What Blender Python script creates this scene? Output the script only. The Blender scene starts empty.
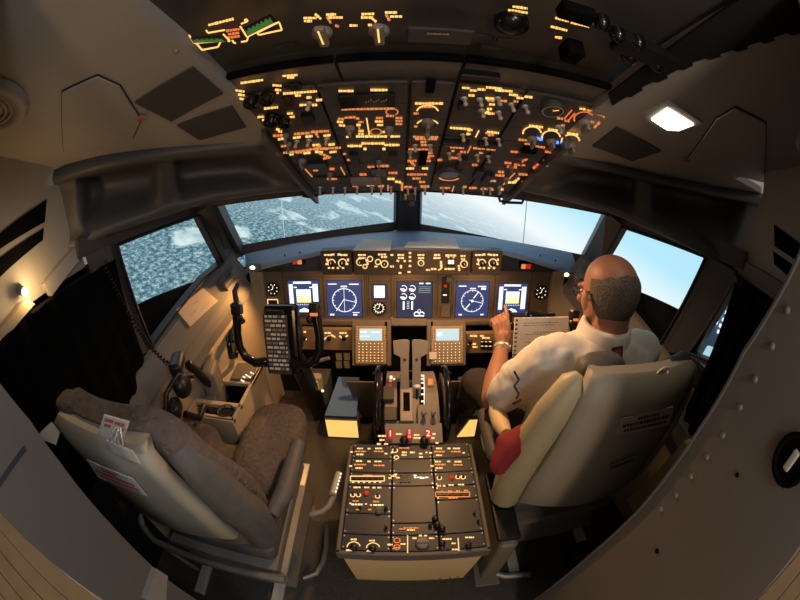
import bpy, bmesh, math, random
from mathutils import Vector as V, Matrix
random.seed(7)
sc = bpy.context.scene
COL = sc.collection
R = math.radians
# ---------------------------------------------------------------- camera
FPX, PITCH, CAM = 353.6, R(25), V((-.045, 0, 1.44))
cd = bpy.data.cameras.new('camera'); cam = bpy.data.objects.new('camera', cd); COL.objects.link(cam)
cam.location = CAM; cam.rotation_euler = (R(90) - PITCH, 0, 0)
cd.type = 'PANO'; cd.sensor_width = 36; cd.clip_start = .01
cy = cd
cy.panorama_type = 'FISHEYE_EQUISOLID'; cy.fisheye_lens = FPX * 36 / 800; cy.fisheye_fov = R(200)
sc.camera = cam
vs = sc.view_settings
vs.view_transform = 'Standard'; vs.look = 'None'; vs.gamma = 1; vs.use_curve_mapping = False; vs.exposure = 0
sc.cycles.use_denoising = True
sc.cycles.max_bounces = 6; sc.cycles.sample_clamp_indirect = 4

def ray(px, py):
    u, v = px - 400, 300 - py
    r = math.hypot(u, v) or 1e-9
    th = 2 * math.asin(r / (2 * FPX))
    x, yu, f = math.sin(th) * u / r, math.sin(th) * v / r, math.cos(th)
    return V((x, f * math.cos(PITCH) + yu * math.sin(PITCH), -f * math.sin(PITCH) + yu * math.cos(PITCH)))
class Plane:                                    # a surface of the cockpit: a point and a normal
    def __init__(s, p, n): s.p = V(p); s.n = V(n).normalized()
    def at(s, px, py, w=0):
        d = ray(px, py); q = s.p + s.n * w
        return CAM + d * ((q - CAM).dot(s.n) / d.dot(s.n))
def P3(a, b, c): a, b, c = V(a), V(b), V(c); return Plane(a, (b - a).cross(c - a))
def face(pl):                                   # normal turned to the cabin side
    if (CAM - pl.p).dot(pl.n) < 0: pl.n = -pl.n
    return pl
def PX(v): return face(Plane((v, 0, 0), (1, 0, 0)))
def PY(v): return face(Plane((0, v, 0), (0, 1, 0)))
def PZ(v): return face(Plane((0, 0, v), (0, 0, 1)))
# ---------------------------------------------------------------- materials
def mat(name, col, rough=.55, metal=0, var=.12, scale=30, bump=0, emit=None, es=1, spec=.5, nosample=False):
    m = bpy.data.materials.new(name); m.use_nodes = True
    nt = m.node_tree; b = nt.nodes['Principled BSDF']; L = nt.links.new
    b.inputs['Roughness'].default_value = rough; b.inputs['Metallic'].default_value = metal
    b.inputs['Specular IOR Level'].default_value = spec
    tc = nt.nodes.new('ShaderNodeTexCoord'); nz = nt.nodes.new('ShaderNodeTexNoise')
    nz.inputs['Scale'].default_value = scale; nz.inputs['Detail'].default_value = 4
    L(tc.outputs['Object'], nz.inputs['Vector'])
    mx = nt.nodes.new('ShaderNodeMix'); mx.data_type = 'RGBA'
    mx.inputs[6].default_value = [c * (1 - var) for c in col[:3]] + [1]
    mx.inputs[7].default_value = [min(1, c * (1 + var)) for c in col[:3]] + [1]
    L(nz.outputs['Fac'], mx.inputs[0]); L(mx.outputs[2], b.inputs['Base Color'])
    if bump:
        bp = nt.nodes.new('ShaderNodeBump'); bp.inputs['Strength'].default_value = bump; bp.inputs['Distance'].default_value = .01
        L(nz.outputs['Fac'], bp.inputs['Height']); L(bp.outputs['Normal'], b.inputs['Normal'])
    if emit:
        b.inputs['Emission Color'].default_value = list(emit) + [1]; b.inputs['Emission Strength'].default_value = es
        if nosample: m.cycles.emission_sampling = 'NONE'
    return m
def glow(name, col, es, nosample=True): return mat(name, [c * .3 for c in col], .6, emit=col, es=es, nosample=nosample)
M = {}
M['trim'] = mat('ceiling_trim', (.34, .325, .30), .6, var=.06, scale=9)
M['patch'] = mat('speaker_cloth', (.055, .052, .05), .9, scale=300, var=.5)
M['seam'] = mat('seam_shadow', (.012, .012, .012), .9)
M['pocket'] = mat('pocket_plastic', (.075, .072, .07), .5, scale=12)
M['over2'] = mat('rear_overhead_plate', (.12, .108, .102), .5, scale=25)
M['over'] = mat('overhead_plate', (.055, .05, .047), .5, scale=25)
M['overrail'] = mat('overhead_frame', (.05, .046, .044), .5, scale=15)
M['black'] = mat('black_plastic', (.008, .008, .009), .4)
M['blackm'] = mat('black_matt', (.005, .005, .005), .9, spec=.05)
M['blackgl'] = mat('black_gloss', (.006, .006, .007), .18)
M['knob'] = mat('knob_grey', (.24, .21, .18), .5)
M['tipw'] = mat('toggle_tip', (.55, .47, .38), .4)
M['frame'] = mat('window_frame', (.05, .047, .046), .5, scale=14)
M['post'] = mat('window_post', (.09, .085, .085), .5, scale=12)
M['sill'] = mat('sill_plastic', (.15, .135, .12), .6, scale=10)
M['side'] = mat('sidewall_beige', (.45, .36, .24), .6, var=.06, scale=7)
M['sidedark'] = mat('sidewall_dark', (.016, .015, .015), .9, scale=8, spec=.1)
M['mip'] = mat('panel_brown', (.17, .135, .10), .5, scale=20)
M['mipl'] = mat('panel_brown_lit', (.38, .26, .145), .5, scale=20)  # panel brown, raised to carry the orange flood light in its colour
M['mcpp'] = mat('mode_panel_plate', (.075, .058, .045), .5, scale=20)
M['gsh'] = mat('glareshield_vinyl_blue_lit', (.26, .37, .60), .55, scale=60, var=.1, bump=.05)  # grey pad with the windows' blue light put into its colour
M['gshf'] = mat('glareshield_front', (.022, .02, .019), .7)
M['cream'] = mat('pedestal_cream', (.72, .56, .30), .55, var=.07, scale=10)
M['pedrail'] = mat('pedestal_rail', (.13, .115, .10), .5)
M['pedplate'] = mat('pedestal_plate', (.035, .036, .042), .45, scale=20)
M['grey'] = mat('quadrant_grey', (.20, .175, .15), .5, scale=25)
M['lever'] = mat('lever_grey', (.27, .235, .20), .5)
M['steel'] = mat('brushed_steel', (.62, .61, .58), .35, metal=.35)
M['amber'] = glow('amber_text', (1, .52, .13), 1.5)
M['amberd'] = glow('amber_text_dim', (1, .33, .10), .75)
M['orange'] = glow('orange_text', (1, .24, .07), .8)
M['mcpt'] = glow('cream_text', (1, .62, .25), 1.2)
M['white'] = glow('white_text', (1, .9, .75), 1.1)
M['green'] = glow('green_strip', (.10, .28, .06), .45)
M['redd'] = mat('red_guard', (.16, .012, .012), .5)
M['bluel'] = glow('blue_light', (.10, .25, 1), 2.2)
M['redl'] = glow('red_light', (.9, .04, .02), .45)
M['scrb'] = glow('screen_blue', (.035, .055, .17), .95)
M['scrd'] = glow('screen_slate', (.035, .042, .09), .8)
M['scrw'] = glow('screen_white', (.85, .92, 1), 1.35)
M['scry'] = glow('screen_yellow', (1, .86, .42), 1.2)
M['scrc'] = glow('cdu_screen', (.45, .66, .72), 1.0)
M['lampw'] = glow('lamp_glass', (1, .86, .62), 7)
M['lampo'] = glow('lamp_warm', (1, .6, .25), 9)
M['foot'] = glow('foot_box_lit', (1, .62, .16), 1.0, False)  # glow stands for lamp light falling on the box faces
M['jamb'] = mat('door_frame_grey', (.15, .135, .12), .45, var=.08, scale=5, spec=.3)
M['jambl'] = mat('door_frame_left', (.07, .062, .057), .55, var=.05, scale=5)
M['wood'] = mat('wood_floor', (.42, .27, .13), .5, var=.3, scale=4)
M['floor'] = mat('floor_speckle', (.055, .05, .045), .6, var=.6, scale=120, bump=.3)
M['shell'] = mat('seat_shell', (.34, .31, .25), .55, var=.06, scale=8)
M['shell2'] = mat('seat_shell_strip', (.44, .38, .24), .5, var=.06)
M['leather'] = mat('seat_leather', (.085, .08, .076), .6, var=.25, scale=40, bump=.2)
M['wool'] = mat('sheepskin', (.105, .082, .07), .95, var=.45, scale=55, bump=1)
M['placard'] = mat('placard_white', (.72, .68, .62), .5, var=.04)
M['placardt'] = mat('placard_tan', (.50, .39, .32), .6, var=.04)
M['red'] = mat('red_ink', (.55, .05, .035), .6)
M['dkink'] = mat('dark_ink', (.04, .025, .02), .7)
M['redcloth'] = mat('red_cloth', (.22, .015, .02), .85, var=.25, scale=20, bump=.3)
M['paper'] = mat('paper', (.72, .68, .64), .8, var=.03)
M['ptan'] = mat('paper_tan', (.60, .46, .32), .8, var=.03)
M['shirt'] = mat('shirt', (.70, .67, .62), .85, var=.06, scale=14, bump=.25)
M['skin'] = mat('skin', (.40, .19, .12), .5, var=.12, scale=30, bump=.08)
M['hair'] = mat('grey_hair', (.13, .11, .095), .85, var=.6, scale=160, bump=.8)
M['trouser'] = mat('trouser', (.045, .035, .032), .9, var=.2, scale=30, bump=.2)
M['strap'] = mat('strap_web', (.05, .046, .042), .9, scale=80)
M['curtain'] = mat('black_curtain', (.003, .003, .003), .98, spec=.05)
M['bluegr'] = mat('footrest_metal_blue_lit', (.15, .27, .50), .35)  # blue is light from the screens, painted into the foot rest
M['tube'] = mat('grey_tube', (.28, .27, .25), .4, metal=.4)
g = bpy.data.materials.new('window_glass'); g.use_nodes = True
nt = g.node_tree; nt.nodes.clear()
o_ = nt.nodes.new('ShaderNodeOutputMaterial'); t_ = nt.nodes.new('ShaderNodeBsdfTransparent'); gl = nt.nodes.new('ShaderNodeBsdfGlossy')
gl.inputs['Roughness'].default_value = .2; t_.inputs['Color'].default_value = (.97, .985, .98, 1)
ms = nt.nodes.new('ShaderNodeMixShader'); ms.inputs[0].default_value = .008
nt.links.new(t_.outputs[0], ms.inputs[1]); nt.links.new(gl.outputs[0], ms.inputs[2]); nt.links.new(ms.outputs[0], o_.inputs[0])
M['glass'] = g
# ---------------------------------------------------------------- mesh building
class Fr:                                       # a local frame: origin, x, y, and z across them
    def __init__(s, o=(0, 0, 0), x=(1, 0, 0), y=(0, 1, 0)):
        s.o = V(o); s.x = V(x).normalized(); y = V(y); s.y = (y - s.x * y.dot(s.x)).normalized(); s.z = s.x.cross(s.y)
    def p(s, u, v, w=0): return s.o + s.x * u + s.y * v + s.z * w
    def at(s, u, v, w=0): return Fr(s.p(u, v, w), s.x, s.y)
W0 = Fr()
def frp(pl, o):                                 # frame on a plane: x along the cockpit's width, z out of the panel
    x = V((1, 0, 0)); x = (x - pl.n * x.dot(pl.n)).normalized(); return Fr(o, x, pl.n.cross(x))
def ft(o, d):                                   # frame whose z runs along d
    d = V(d).normalized(); a = V((0, 0, 1)) if abs(d.z) < .9 else V((1, 0, 0)); x = a.cross(d).normalized(); return Fr(o, x, d.cross(x))
_rb = {}
def rbdata(sx, sy, sz, r, seg):
    k = (round(sx, 4), round(sy, 4), round(sz, 4), r, seg)
    if k not in _rb:
        bm = bmesh.new(); bmesh.ops.create_cube(bm, size=1)
        for v in bm.verts: v.co = V((v.co.x * sx, v.co.y * sy, v.co.z * sz))
        if r: bmesh.ops.bevel(bm, geom=bm.edges[:], offset=min(r, .49 * min(sx, sy, sz)), segments=seg, profile=.5, affect='EDGES')
        bm.verts.index_update()
        _rb[k] = ([v.co.copy() for v in bm.verts], [[v.index for v in f.verts] for f in bm.faces]); bm.free()
    return _rb[k]
class MB:
    def __init__(s): s.v = []; s.f = []; s.m = []; s.s = []; s.mats = []
    def mi(s, m):
        if m not in s.mats: s.mats.append(m)
        return s.mats.index(m)
    def add(s, vs, fs, m, smooth=False):
        b = len(s.v); s.v += [V(v) for v in vs]; k = s.mi(m)
        for f in fs: s.f.append([b + i for i in f]); s.m.append(k); s.s.append(smooth)
        return s
    def poly(s, pts, m): return s.add(pts, [list(range(len(pts)))], m)
    def box(s, fr, sx, sy, sz, m, r=0, seg=2, c=(0, 0, 0)):
        v, f = rbdata(sx, sy, sz, r, seg)
        return s.add([fr.p(c[0] + q.x, c[1] + q.y, c[2] + q.z) for q in v], f, m)
    def slab(s, pts, n, t, m):                  # a flat polygon with thickness t along -n
        n = V(n).normalized(); k = len(pts); a = [V(p) for p in pts]; b = [p - n * t for p in a]
        return s.add(a + b, [list(range(k)), list(range(2 * k - 1, k - 1, -1))] + [[i, i + k, (i + 1) % k + k, (i + 1) % k] for i in range(k)], m)
    def prism(s, fr, pts, w0, w1, m): return s.slab([fr.p(u, v, w1) for u, v in pts], fr.z, w1 - w0, m)
    def rings(s, rs, m, cap=True, smooth=True):
        n = len(rs[0]); vs = [p for r in rs for p in r]; fs = []
        for i in range(len(rs) - 1):
            for j in range(n): fs.append([i * n + j, i * n + (j + 1) % n, (i + 1) * n + (j + 1) % n, (i + 1) * n + j])
        s.add(vs, fs, m, smooth)
        if cap: s.poly(rs[0][::-1], m); s.poly(rs[-1], m)
        return s
    def cyl(s, p0, p1, r0, r1, m, n=14, smooth=True):
        p0, p1 = V(p0), V(p1); f = ft(p0, p1 - p0); L = (p1 - p0).length
        return s.rings([[f.p(r * math.cos(a), r * math.sin(a), w) for a in [6.2832 * i / n for i in range(n)]] for r, w in ((r0, 0), (r1, L))], m, True, smooth)
    def lathe(s, fr, prof, m, n=18):
        return s.rings([[fr.p(r * math.cos(a), r * math.sin(a), w) for a in [6.2832 * i / n for i in range(n)]] for r, w in prof], m)
    def tube(s, pts, r, m, n=8, closed=False):
        pts = [V(p) for p in pts]; rs = []; N = len(pts); x = None
        for i, p in enumerate(pts):
            a = pts[i - 1] if i or closed else p; b = pts[(i + 1) % N] if i < N - 1 or closed else p
            d = (b - a).normalized()
            if x is None: x = ft(p, d).x
            x = (x - d * x.dot(d)).normalized(); y = d.cross(x); rr = r[i] if isinstance(r, (list, tuple)) else r
            rs.append([p + x * rr * math.cos(t) + y * rr * math.sin(t) for t in [6.2832 * k / n for k in range(n)]])
        if closed: rs.append(rs[0])
        return s.rings(rs, m, not closed)
    def grid(s, rows, m, smooth=True):
        n = len(rows[0]); return s.add([p for r in rows for p in r], [[i * n + j, i * n + j + 1, (i + 1) * n + j + 1, (i + 1) * n + j] for i in range(len(rows) - 1) for j in range(n - 1)], m, smooth)
    def ell(s, fr, a, b, c, m, n=16, k=10, e=1, e2=None):   # superellipsoid
        e2 = e2 or e
        def sp(x, q): return math.copysign(abs(x) ** q, x)
        rs = []
        for i in range(k + 1):
            t = -math.pi / 2 + math.pi * (i + .02) / (k + .04)
            rs.append([fr.p(a * sp(math.cos(t), e) * sp(math.cos(q), e2), b * sp(math.cos(t), e) * sp(math.sin(q), e2), c * sp(math.sin(t), e)) for q in [6.2832 * j / n for j in range(n)]])
        return s.rings(rs, m)
    def ring(s, fr, r0, r1, m, a0=0, a1=360, n=28, w=0, ky=1):
        A = [R(a0 + (a1 - a0) * i / n) for i in range(n + 1)]
        return s.grid([[fr.p(r * math.cos(a), r * ky * math.sin(a), w) for a in A] for r in (r1, r0)], m, False)
    def bar(s, fr, u0, v0, u1, v1, t, m, w=0):
        d = V((u1 - u0, v1 - v0)); L = d.length or 1e-6; n = V((-d.y, d.x)) / L * t / 2
        return s.poly([fr.p(u0 - n.x, v0 - n.y, w), fr.p(u1 - n.x, v1 - n.y, w), fr.p(u1 + n.x, v1 + n.y, w), fr.p(u0 + n.x, v0 + n.y, w)], m)
    def rect(s, fr, u0, v0, u1, v1, m, w=0): return s.poly([fr.p(u0, v0, w), fr.p(u1, v0, w), fr.p(u1, v1, w), fr.p(u0, v1, w)], m)
    def strip(s, pl, px, py, wd, m, h=2.2, ang=0, glyph=True, off=.0015):   # a line of lettering too small to read, lying on a panel
        ca, sa = math.cos(R(ang)), math.sin(R(ang)); x = -wd / 2
        while x < wd / 2 - .4:
            g_ = min(wd / 2 - x, random.uniform(2.0, 4.2)) if glyph else wd
            hh = h * (random.uniform(.8, 1.1) if glyph else 1)
            s.poly([pl.at(px + a * ca - b * sa, py + a * sa + b * ca, off) for a, b in ((x, hh / 2), (x + g_, hh / 2), (x + g_, -hh / 2), (x, -hh / 2))], m)
            x += g_ + (.55 if glyph else 1)
        return s
    def text(s, fr, body, size, m, w=.0008):
        c = bpy.data.curves.new('t', 'FONT'); c.body = body; c.size = size; c.align_x = 'CENTER'; c.align_y = 'CENTER'; c.resolution_u = 3
        o = bpy.data.objects.new('t', c); me = o.to_mesh()
        s.add([fr.p(v.co.x, v.co.y, w) for v in me.vertices], [list(p.vertices) for p in me.polygons], m)
        o.to_mesh_clear(); bpy.data.objects.remove(o); bpy.data.curves.remove(c); return s
    def build(s, name, parent=None, label=None):
        lo = [min(v[i] for v in s.v) for i in range(3)]; hi = [max(v[i] for v in s.v) for i in range(3)]
        if parent is None: org = V(((lo[0] + hi[0]) / 2, (lo[1] + hi[1]) / 2, lo[2]))
        else: org = WL[parent.name]
        me = bpy.data.meshes.new(name); me.from_pydata([v - org for v in s.v], [], s.f)
        for m in s.mats: me.materials.append(m)
        me.polygons.foreach_set('material_index', s.m); me.polygons.foreach_set('use_smooth', s.s); me.update()
        bm = bmesh.new(); bm.from_mesh(me); bmesh.ops.recalc_face_normals(bm, faces=bm.faces[:]); bm.to_mesh(me); bm.free()
        o = bpy.data.objects.new(name, me); COL.objects.link(o)
        if parent is None: o.location = org
        else: o.parent = parent
        WL[o.name] = org
        if label: o['label'] = label
        return o
WL = {}
def tag(o, label=None, cat=None, group=None, kind=None):
    for k, v in (('label', label), ('category', cat), ('group', group), ('kind', kind)):
        if v: o[k] = v
    return o
def thing(name, label, cat, loc, group=None):
    o = bpy.data.objects.new(name, None); COL.objects.link(o); o.location = loc; WL[o.name] = V(loc); o.empty_display_size = .05
    return tag(o, label, cat, group)
def struct(mb, name, parent=None, label=None):
    o = mb.build(name, parent, label)
    if parent is None: o['kind'] = 'structure'; o['category'] = name.split('_')[0]
    return o
def smooth_mod(o, sub=0, remesh=0, disp=0):
    if remesh:
        r = o.modifiers.new('r', 'REMESH'); r.mode = 'VOXEL'; r.voxel_size = remesh; r.use_smooth_shade = True
        q = o.modifiers.new('s', 'SMOOTH'); q.factor = .5; q.iterations = sub or 4
    elif sub:
        q = o.modifiers.new('s', 'SUBSURF'); q.levels = sub; q.render_levels = sub
    return o
# ================================================================ THE SCREEN OUTSIDE AND THE SETTING
SCC, SCR = V((0, .9, 1.2)), 3.0
def cylhit(px, py):
    d = ray(px, py); o = CAM - SCC; a = d.x ** 2 + d.y ** 2; b = o.x * d.x + o.y * d.y; c = o.x ** 2 + o.y ** 2 - SCR ** 2
    return CAM + d * ((-b + math.sqrt(b * b - a * c)) / a)
zb = (cylhit(136, 300).z + cylhit(205, 275).z + cylhit(612, 290).z + cylhit(680, 308).z) / 4
h0, h1 = cylhit(428, 178) - SCC, cylhit(562, 250) - SCC
hn = h0.cross(h1).normalized()
if hn.z < 0: hn = -hn
gx = V((0, 1, 0)); gx = (gx - hn * gx.dot(hn)).normalized(); gy = hn.cross(gx)
def screen_material():
    m = bpy.data.materials.new('projected_landscape'); m.use_nodes = True; nt = m.node_tree; nt.nodes.clear()
    N = nt.nodes.new; L = nt.links.new
    def sock(n, i, v):
        if isinstance(v, (int, float)): n.inputs[i].default_value = v
        elif isinstance(v, V): n.inputs[i].default_value = v
        else: L(v, n.inputs[i])
    def math_(op, a, b=0, clamp=False):
        n = N('ShaderNodeMath'); n.operation = op; n.use_clamp = clamp; sock(n, 0, a); sock(n, 1, b); return n.outputs[0]
    def vm(op, a, b, out=0):
        n = N('ShaderNodeVectorMath'); n.operation = op; sock(n, 0, a); sock(n, 1, b); return n.outputs[out]
    def ramp(f, st):
        n = N('ShaderNodeValToRGB'); e = n.color_ramp.elements
        while len(e) < len(st): e.new(.5)
        for q, (p, c) in zip(e, st): q.position = p; q.color = list(c) + [1]
        L(f, n.inputs[0]); return n.outputs[0]
    def mix(f, a, b):
        n = N('ShaderNodeMix'); n.data_type = 'RGBA'; sock(n, 0, f); L(a, n.inputs[6]); L(b, n.inputs[7]); return n.outputs[2]
    def noise(v, sc_, det=5, ro=.6):
        n = N('ShaderNodeTexNoise'); n.inputs['Scale'].default_value = sc_; n.inputs['Detail'].default_value = det; n.inputs['Roughness'].default_value = ro; L(v, n.inputs['Vector']); return n.outputs[0]
    tc = N('ShaderNodeTexCoord'); d = vm('NORMALIZE', tc.outputs['Object'], V((0, 0, 0)))
    h = vm('DOT_PRODUCT', d, hn, 1)
    dep = math_('MAXIMUM', math_('MULTIPLY', h, -1), .012)
    cx = N('ShaderNodeCombineXYZ')
    L(math_('DIVIDE', vm('DOT_PRODUCT', d, gx, 1), dep), cx.inputs[0]); L(math_('DIVIDE', vm('DOT_PRODUCT', d, gy, 1), dep), cx.inputs[1])
    g_ = cx.outputs[0]
    forest = ramp(noise(g_, 26, 7, .78), [(.38, (.02, .06, .085)), (.5, (.12, .25, .31)), (.62, (.50, .68, .74))])
    snow = ramp(noise(g_, 5, 5, .6), [(.35, (.42, .58, .62)), (.65, (.80, .92, .92))])
    patch = math_('MULTIPLY', math_('SUBTRACT', noise(g_, 1.15, 6, .62), .535), 22, True)
    land = mix(patch, forest, snow)
    haze = N('ShaderNodeMapRange'); haze.inputs[1].default_value = .01; haze.inputs[2].default_value = .40; haze.inputs[3].default_value = .93; haze.inputs[4].default_value = .0
    L(math_('MULTIPLY', h, -1), haze.inputs[0])
    hz = ramp(math_('MULTIPLY', h, -3), [(0, (.90, .96, 1.0)), (.5, (.50, .66, .78))])
    land = mix(math_('POWER', haze.outputs[0], 1.25), land, hz)
    sky = ramp(h, [(0, (.95, .98, 1.0)), (.06, (.80, .94, 1.0)), (.15, (.50, .83, .99)), (.45, (.40, .76, .97)), (.8, (.3, .66, .92))])
    col = mix(math_('MULTIPLY', math_('ADD', h, .012), 45, True), land, sky)
    # thin dark joins between the projected picture's strips
    em = N('ShaderNodeEmission'); L(col, em.inputs[0]); em.inputs[1].default_value = 1.05
    o = N('ShaderNodeOutputMaterial'); L(em.outputs[0], o.inputs[0])
    return m
scr = MB(); am = screen_material()
qe = cylhit(717, 262); AE = math.atan2(qe.x, qe.y - .9)
A_ = [-AE + 2 * AE * i / 96 for i in range(97)]
scr.grid([[SCC + V((SCR * math.sin(a), SCR * math.cos(a), z)) for a in A_] for z in (zb - SCC.z, .35, 1.6)], am)
t = thing('projection_screen', 'curved projection screen outside the windows showing a banked snowy forest landscape and pale sky', 'screen', SCC)
o = scr.build('picture_surface', t); 
b = MB()
b.grid([[V((r * math.sin(a), .9 + r * math.cos(a), z)) for a in A_] for r, z in ((3.0, zb - .001), (3.04, zb - .5), (3.04, zb - 1.0))], M['blackm']); b.build('lower_skirt', t)
for px, y0 in ((281, 195), (527, 200)):                      # joins between the strips of the screen
    q = cylhit(px, y0); a = math.atan2(q.x, q.y - .9); b = MB()
    b.cyl((2.985 * math.sin(a), .9 + 2.985 * math.cos(a), zb), (2.985 * math.sin(a), .9 + 2.985 * math.cos(a), 2.6), .004, .004, M['scrc'] if px < 400 else M['bluegr'], 6); b.build('seam', t)
# floor of the cockpit and of the hall behind it
b = MB(); b.slab([(-1.35, .12, 0), (1.35, .12, 0), (1.35, 2.3, 0), (-1.35, 2.3, 0)], (0, 0, 1), .08, M['floor'])
b.slab([(-.44, -.9, 0), (.5, -.9, 0), (.5, .12, 0), (-.44, .12, 0)], (0, 0, 1), .08, M['floor']); struct(b, 'floor')
b = MB()
for i in range(24):
    for s_ in (-1, 1):
        x0, x1 = (-3.6, -.45) if s_ < 0 else (.51, 3.6); y0 = -1.6 + i * .14
        if y0 > .0: continue
        b.slab([(x0, y0, -.005), (x1, y0, -.005), (x1, y0 + .132, -.005), (x0, y0 + .132, -.005)], (0, 0, 1), .05, M['wood'])
struct(b, 'floor_hall')
# ceiling: flat shoulders left and right of the overhead panels, sloping down to the front
CEIL = Plane((0, .95, 1.48), (0, .35, 1)); face(CEIL)
def cz(y): return 1.48 + (.95 - y) * .35
for sd, nm in ((-1, 'ceiling_left'), (1, 'ceiling_right')):
    b = MB()
    pts = [(65, 165), (100, 156), (150, 149), (200, 145), (275, 142)] if sd < 0 else [(762, 194), (715, 186), (660, 175), (610, 163), (560, 155)]
    fr_ = [CEIL.at(*p) for p in pts]
    if sd > 0: fr_ = fr_[::-1]
    fr_.sort(key=lambda p: abs(p.x)); fr_ = fr_[::-1]        # from the outside in
    xo = sd * 1.12
    out = [V((xo, fr_[0].y - .02, cz(fr_[0].y - .02))), ] + fr_ + [V((sd * .375, fr_[-1].y, cz(fr_[-1].y))), V((sd * .375, -.5, cz(-.5))), V((xo, -.5, cz(-.5)))]
    b.slab(out, CEIL.n, .03, M['trim']); struct(b, nm)
CL = CEIL
# side walls
def side_wall(sd):
    x = sd * 1.12; nm = 'left' if sd < 0 else 'right'
    q0, q1 = (PX(x).at(67, 166), PX(x).at(77, 250)) if sd < 0 else (PX(x).at(763, 193), PX(x).at(733, 268))
    b = MB(); b.slab([(x, .02, 1.18), (x, q1.y + .03, 1.18), (x, q1.y + .01, q1.z), (x, q0.y, q0.z), (x, q0.y, cz(q0.y) + .02), (x, .02, 1.84)], (-sd, 0, 0), .03, M['trim'])
    w = struct(b, 'wall_' + nm)
    b = MB(); b.slab([(x, .02, 0), (x, .30, 0), (x, .30, 1.2), (x, .02, 1.2)], (-sd, 0, 0), .03, M['sidedark'])
    b.slab([(x, .30, 0), (x, .92, 0), (x, .92, .80), (x, .30, .80)], (-sd, 0, 0), .03, M['sidedark'])
    b.slab([(x, .30, 1.16), (x, .92, 1.16), (x, .92, 1.2), (x, .30, 1.2)], (-sd, 0, 0), .03, M['sidedark'])
    struct(b, 'trim_lower_' + nm)
    return w
wl, wr = side_wall(-1), side_wall(1)
XL, XR = PX(-1.10), PX(1.10)
# ---- windows. SW: the plane of the sliding side windows, nearly along the hull
def vplane(a, b_): return face(Plane((a[0], a[1], 1), (b_[1] - a[1], -(b_[0] - a[0]), 0)))
SW = {-1: vplane((-1.03, .9), (-.86, 1.6)), 1: vplane((1.03, .9), (.86, 1.6))}
WSP = {-1: face(P3((-.05, 2.0, .96), (-.05, 1.72, 1.216), (-.885, 1.62, .948))), 1: face(P3((.05, 2.0, .96), (.05, 1.72, 1.216), (.885, 1.62, .948)))}
def shrink(pts, k):
    c = sum(pts, V()) / len(pts); return [p + (p - c).normalized() * k for p in pts]
wn = [0]
def window(pl, pix, edge, gasket, lab=None, depth=.05):
    wn[0] += 1; inner = [pl.at(*p) for p in pix]; outer = shrink(inner, edge); n = pl.n
    b = MB(); k = len(inner)
    for i in range(k):
        j = (i + 1) % k
        b.slab([inner[i], inner[j], outer[j], outer[i]], n, depth, M['frame'])
    for i in range(k):
        j = (i + 1) % k; mid = (inner[i] + inner[j]) / 2
        b.tube([inner[i] + n * .004, inner[j] + n * .004], gasket, M['black'], 6)
    w = struct(b, 'window_%d' % wn[0])
    b = MB(); b.slab([p - n * .03 for p in shrink(inner, .01)], n, .006, M['glass'])
    b.build('pane', w)
    return inner, outer
L1 = [(213, 205), (300, 194), (397, 191), (396, 229), (300, 243), (238, 254)]
R1 = [(420, 190), (520, 198), (609, 214), (584, 263), (500, 247), (419, 231)]
L2 = [(117, 245), (199, 215), (223, 262), (205, 277), (152, 346)]
R2 = [(622, 227), (706, 257), (656, 351), (608, 312), (602, 262)]
gl1 = window(WSP[-1], L1, .045, .006); gl2 = window(SW[-1], L2, .04, .007)
gr1 = window(WSP[1], R1, .045, .006); gr2 = window(SW[1], R2, .04, .007)
gr3 = window(PX(1.05), [(734, 283), (748, 371), (722, 366), (690, 353)], .03, .005)
# posts: centre and between the front and side windows
def post(name, a, b_, c, d, m, th=.06):
    q = MB(); n = (V(b_) - V(a)).cross(V(c) - V(a)).normalized()
    if (CAM - V(a)).dot(n) < 0: n = -n
    q.slab([a, b_, c, d], n, th, m); return struct(q, name)
for pl_, a_, c_, nm_ in ((SW[-1], gl2[1][0], gl2[1][1], 'left'), (SW[1], gr2[1][0], gr2[1][1], 'right'), (WSP[-1], gl1[1][0], gl1[1][2], 'front_left'), (WSP[1], gr1[1][0], gr1[1][2], 'front_right')):
    u_ = V((0, 0, .16 if nm_[0] == 'f' else .055)) + pl_.n * .02; ex = (c_ - a_) * .06
    b = MB(); e2_ = ex * (4.5 if nm_ in ('left', 'right') else 1); e3_ = e2_ if a_.y < c_.y else ex; e4_ = ex if a_.y < c_.y else e2_
    b.slab([a_ - e3_ - V((0, 0, .012)), c_ + e4_ - V((0, 0, .012)), c_ + e4_ + u_, a_ - e3_ + u_], pl_.n, .03, M['frame']); struct(b, 'trim_header_' + nm_)
post('trim_centre_post', (-.062, 1.70, 1.26), (.058, 1.70, 1.26), (.062, 2.02, .93), (-.066, 2.02, .93), M['frame'])
s_, w_ = SW, WSP
post('trim_post_left', s_[-1].at(196, 213), w_[-1].at(216, 203), w_[-1].at(243, 256), s_[-1].at(224, 264), M['post'])
post('trim_post_right', w_[1].at(606, 212), s_[1].at(624, 226), s_[1].at(600, 268), w_[1].at(580, 262), M['post'])
post('trim_rear_post_left', s_[-1].at(88, 246), s_[-1].at(118, 244), s_[-1].at(154, 347), s_[-1].at(135, 360), M['frame'])
post('trim_rear_post_right', s_[1].at(711, 258), s_[1].at(735, 271), s_[1].at(696, 352), s_[1].at(661, 353), M['frame'])
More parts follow.
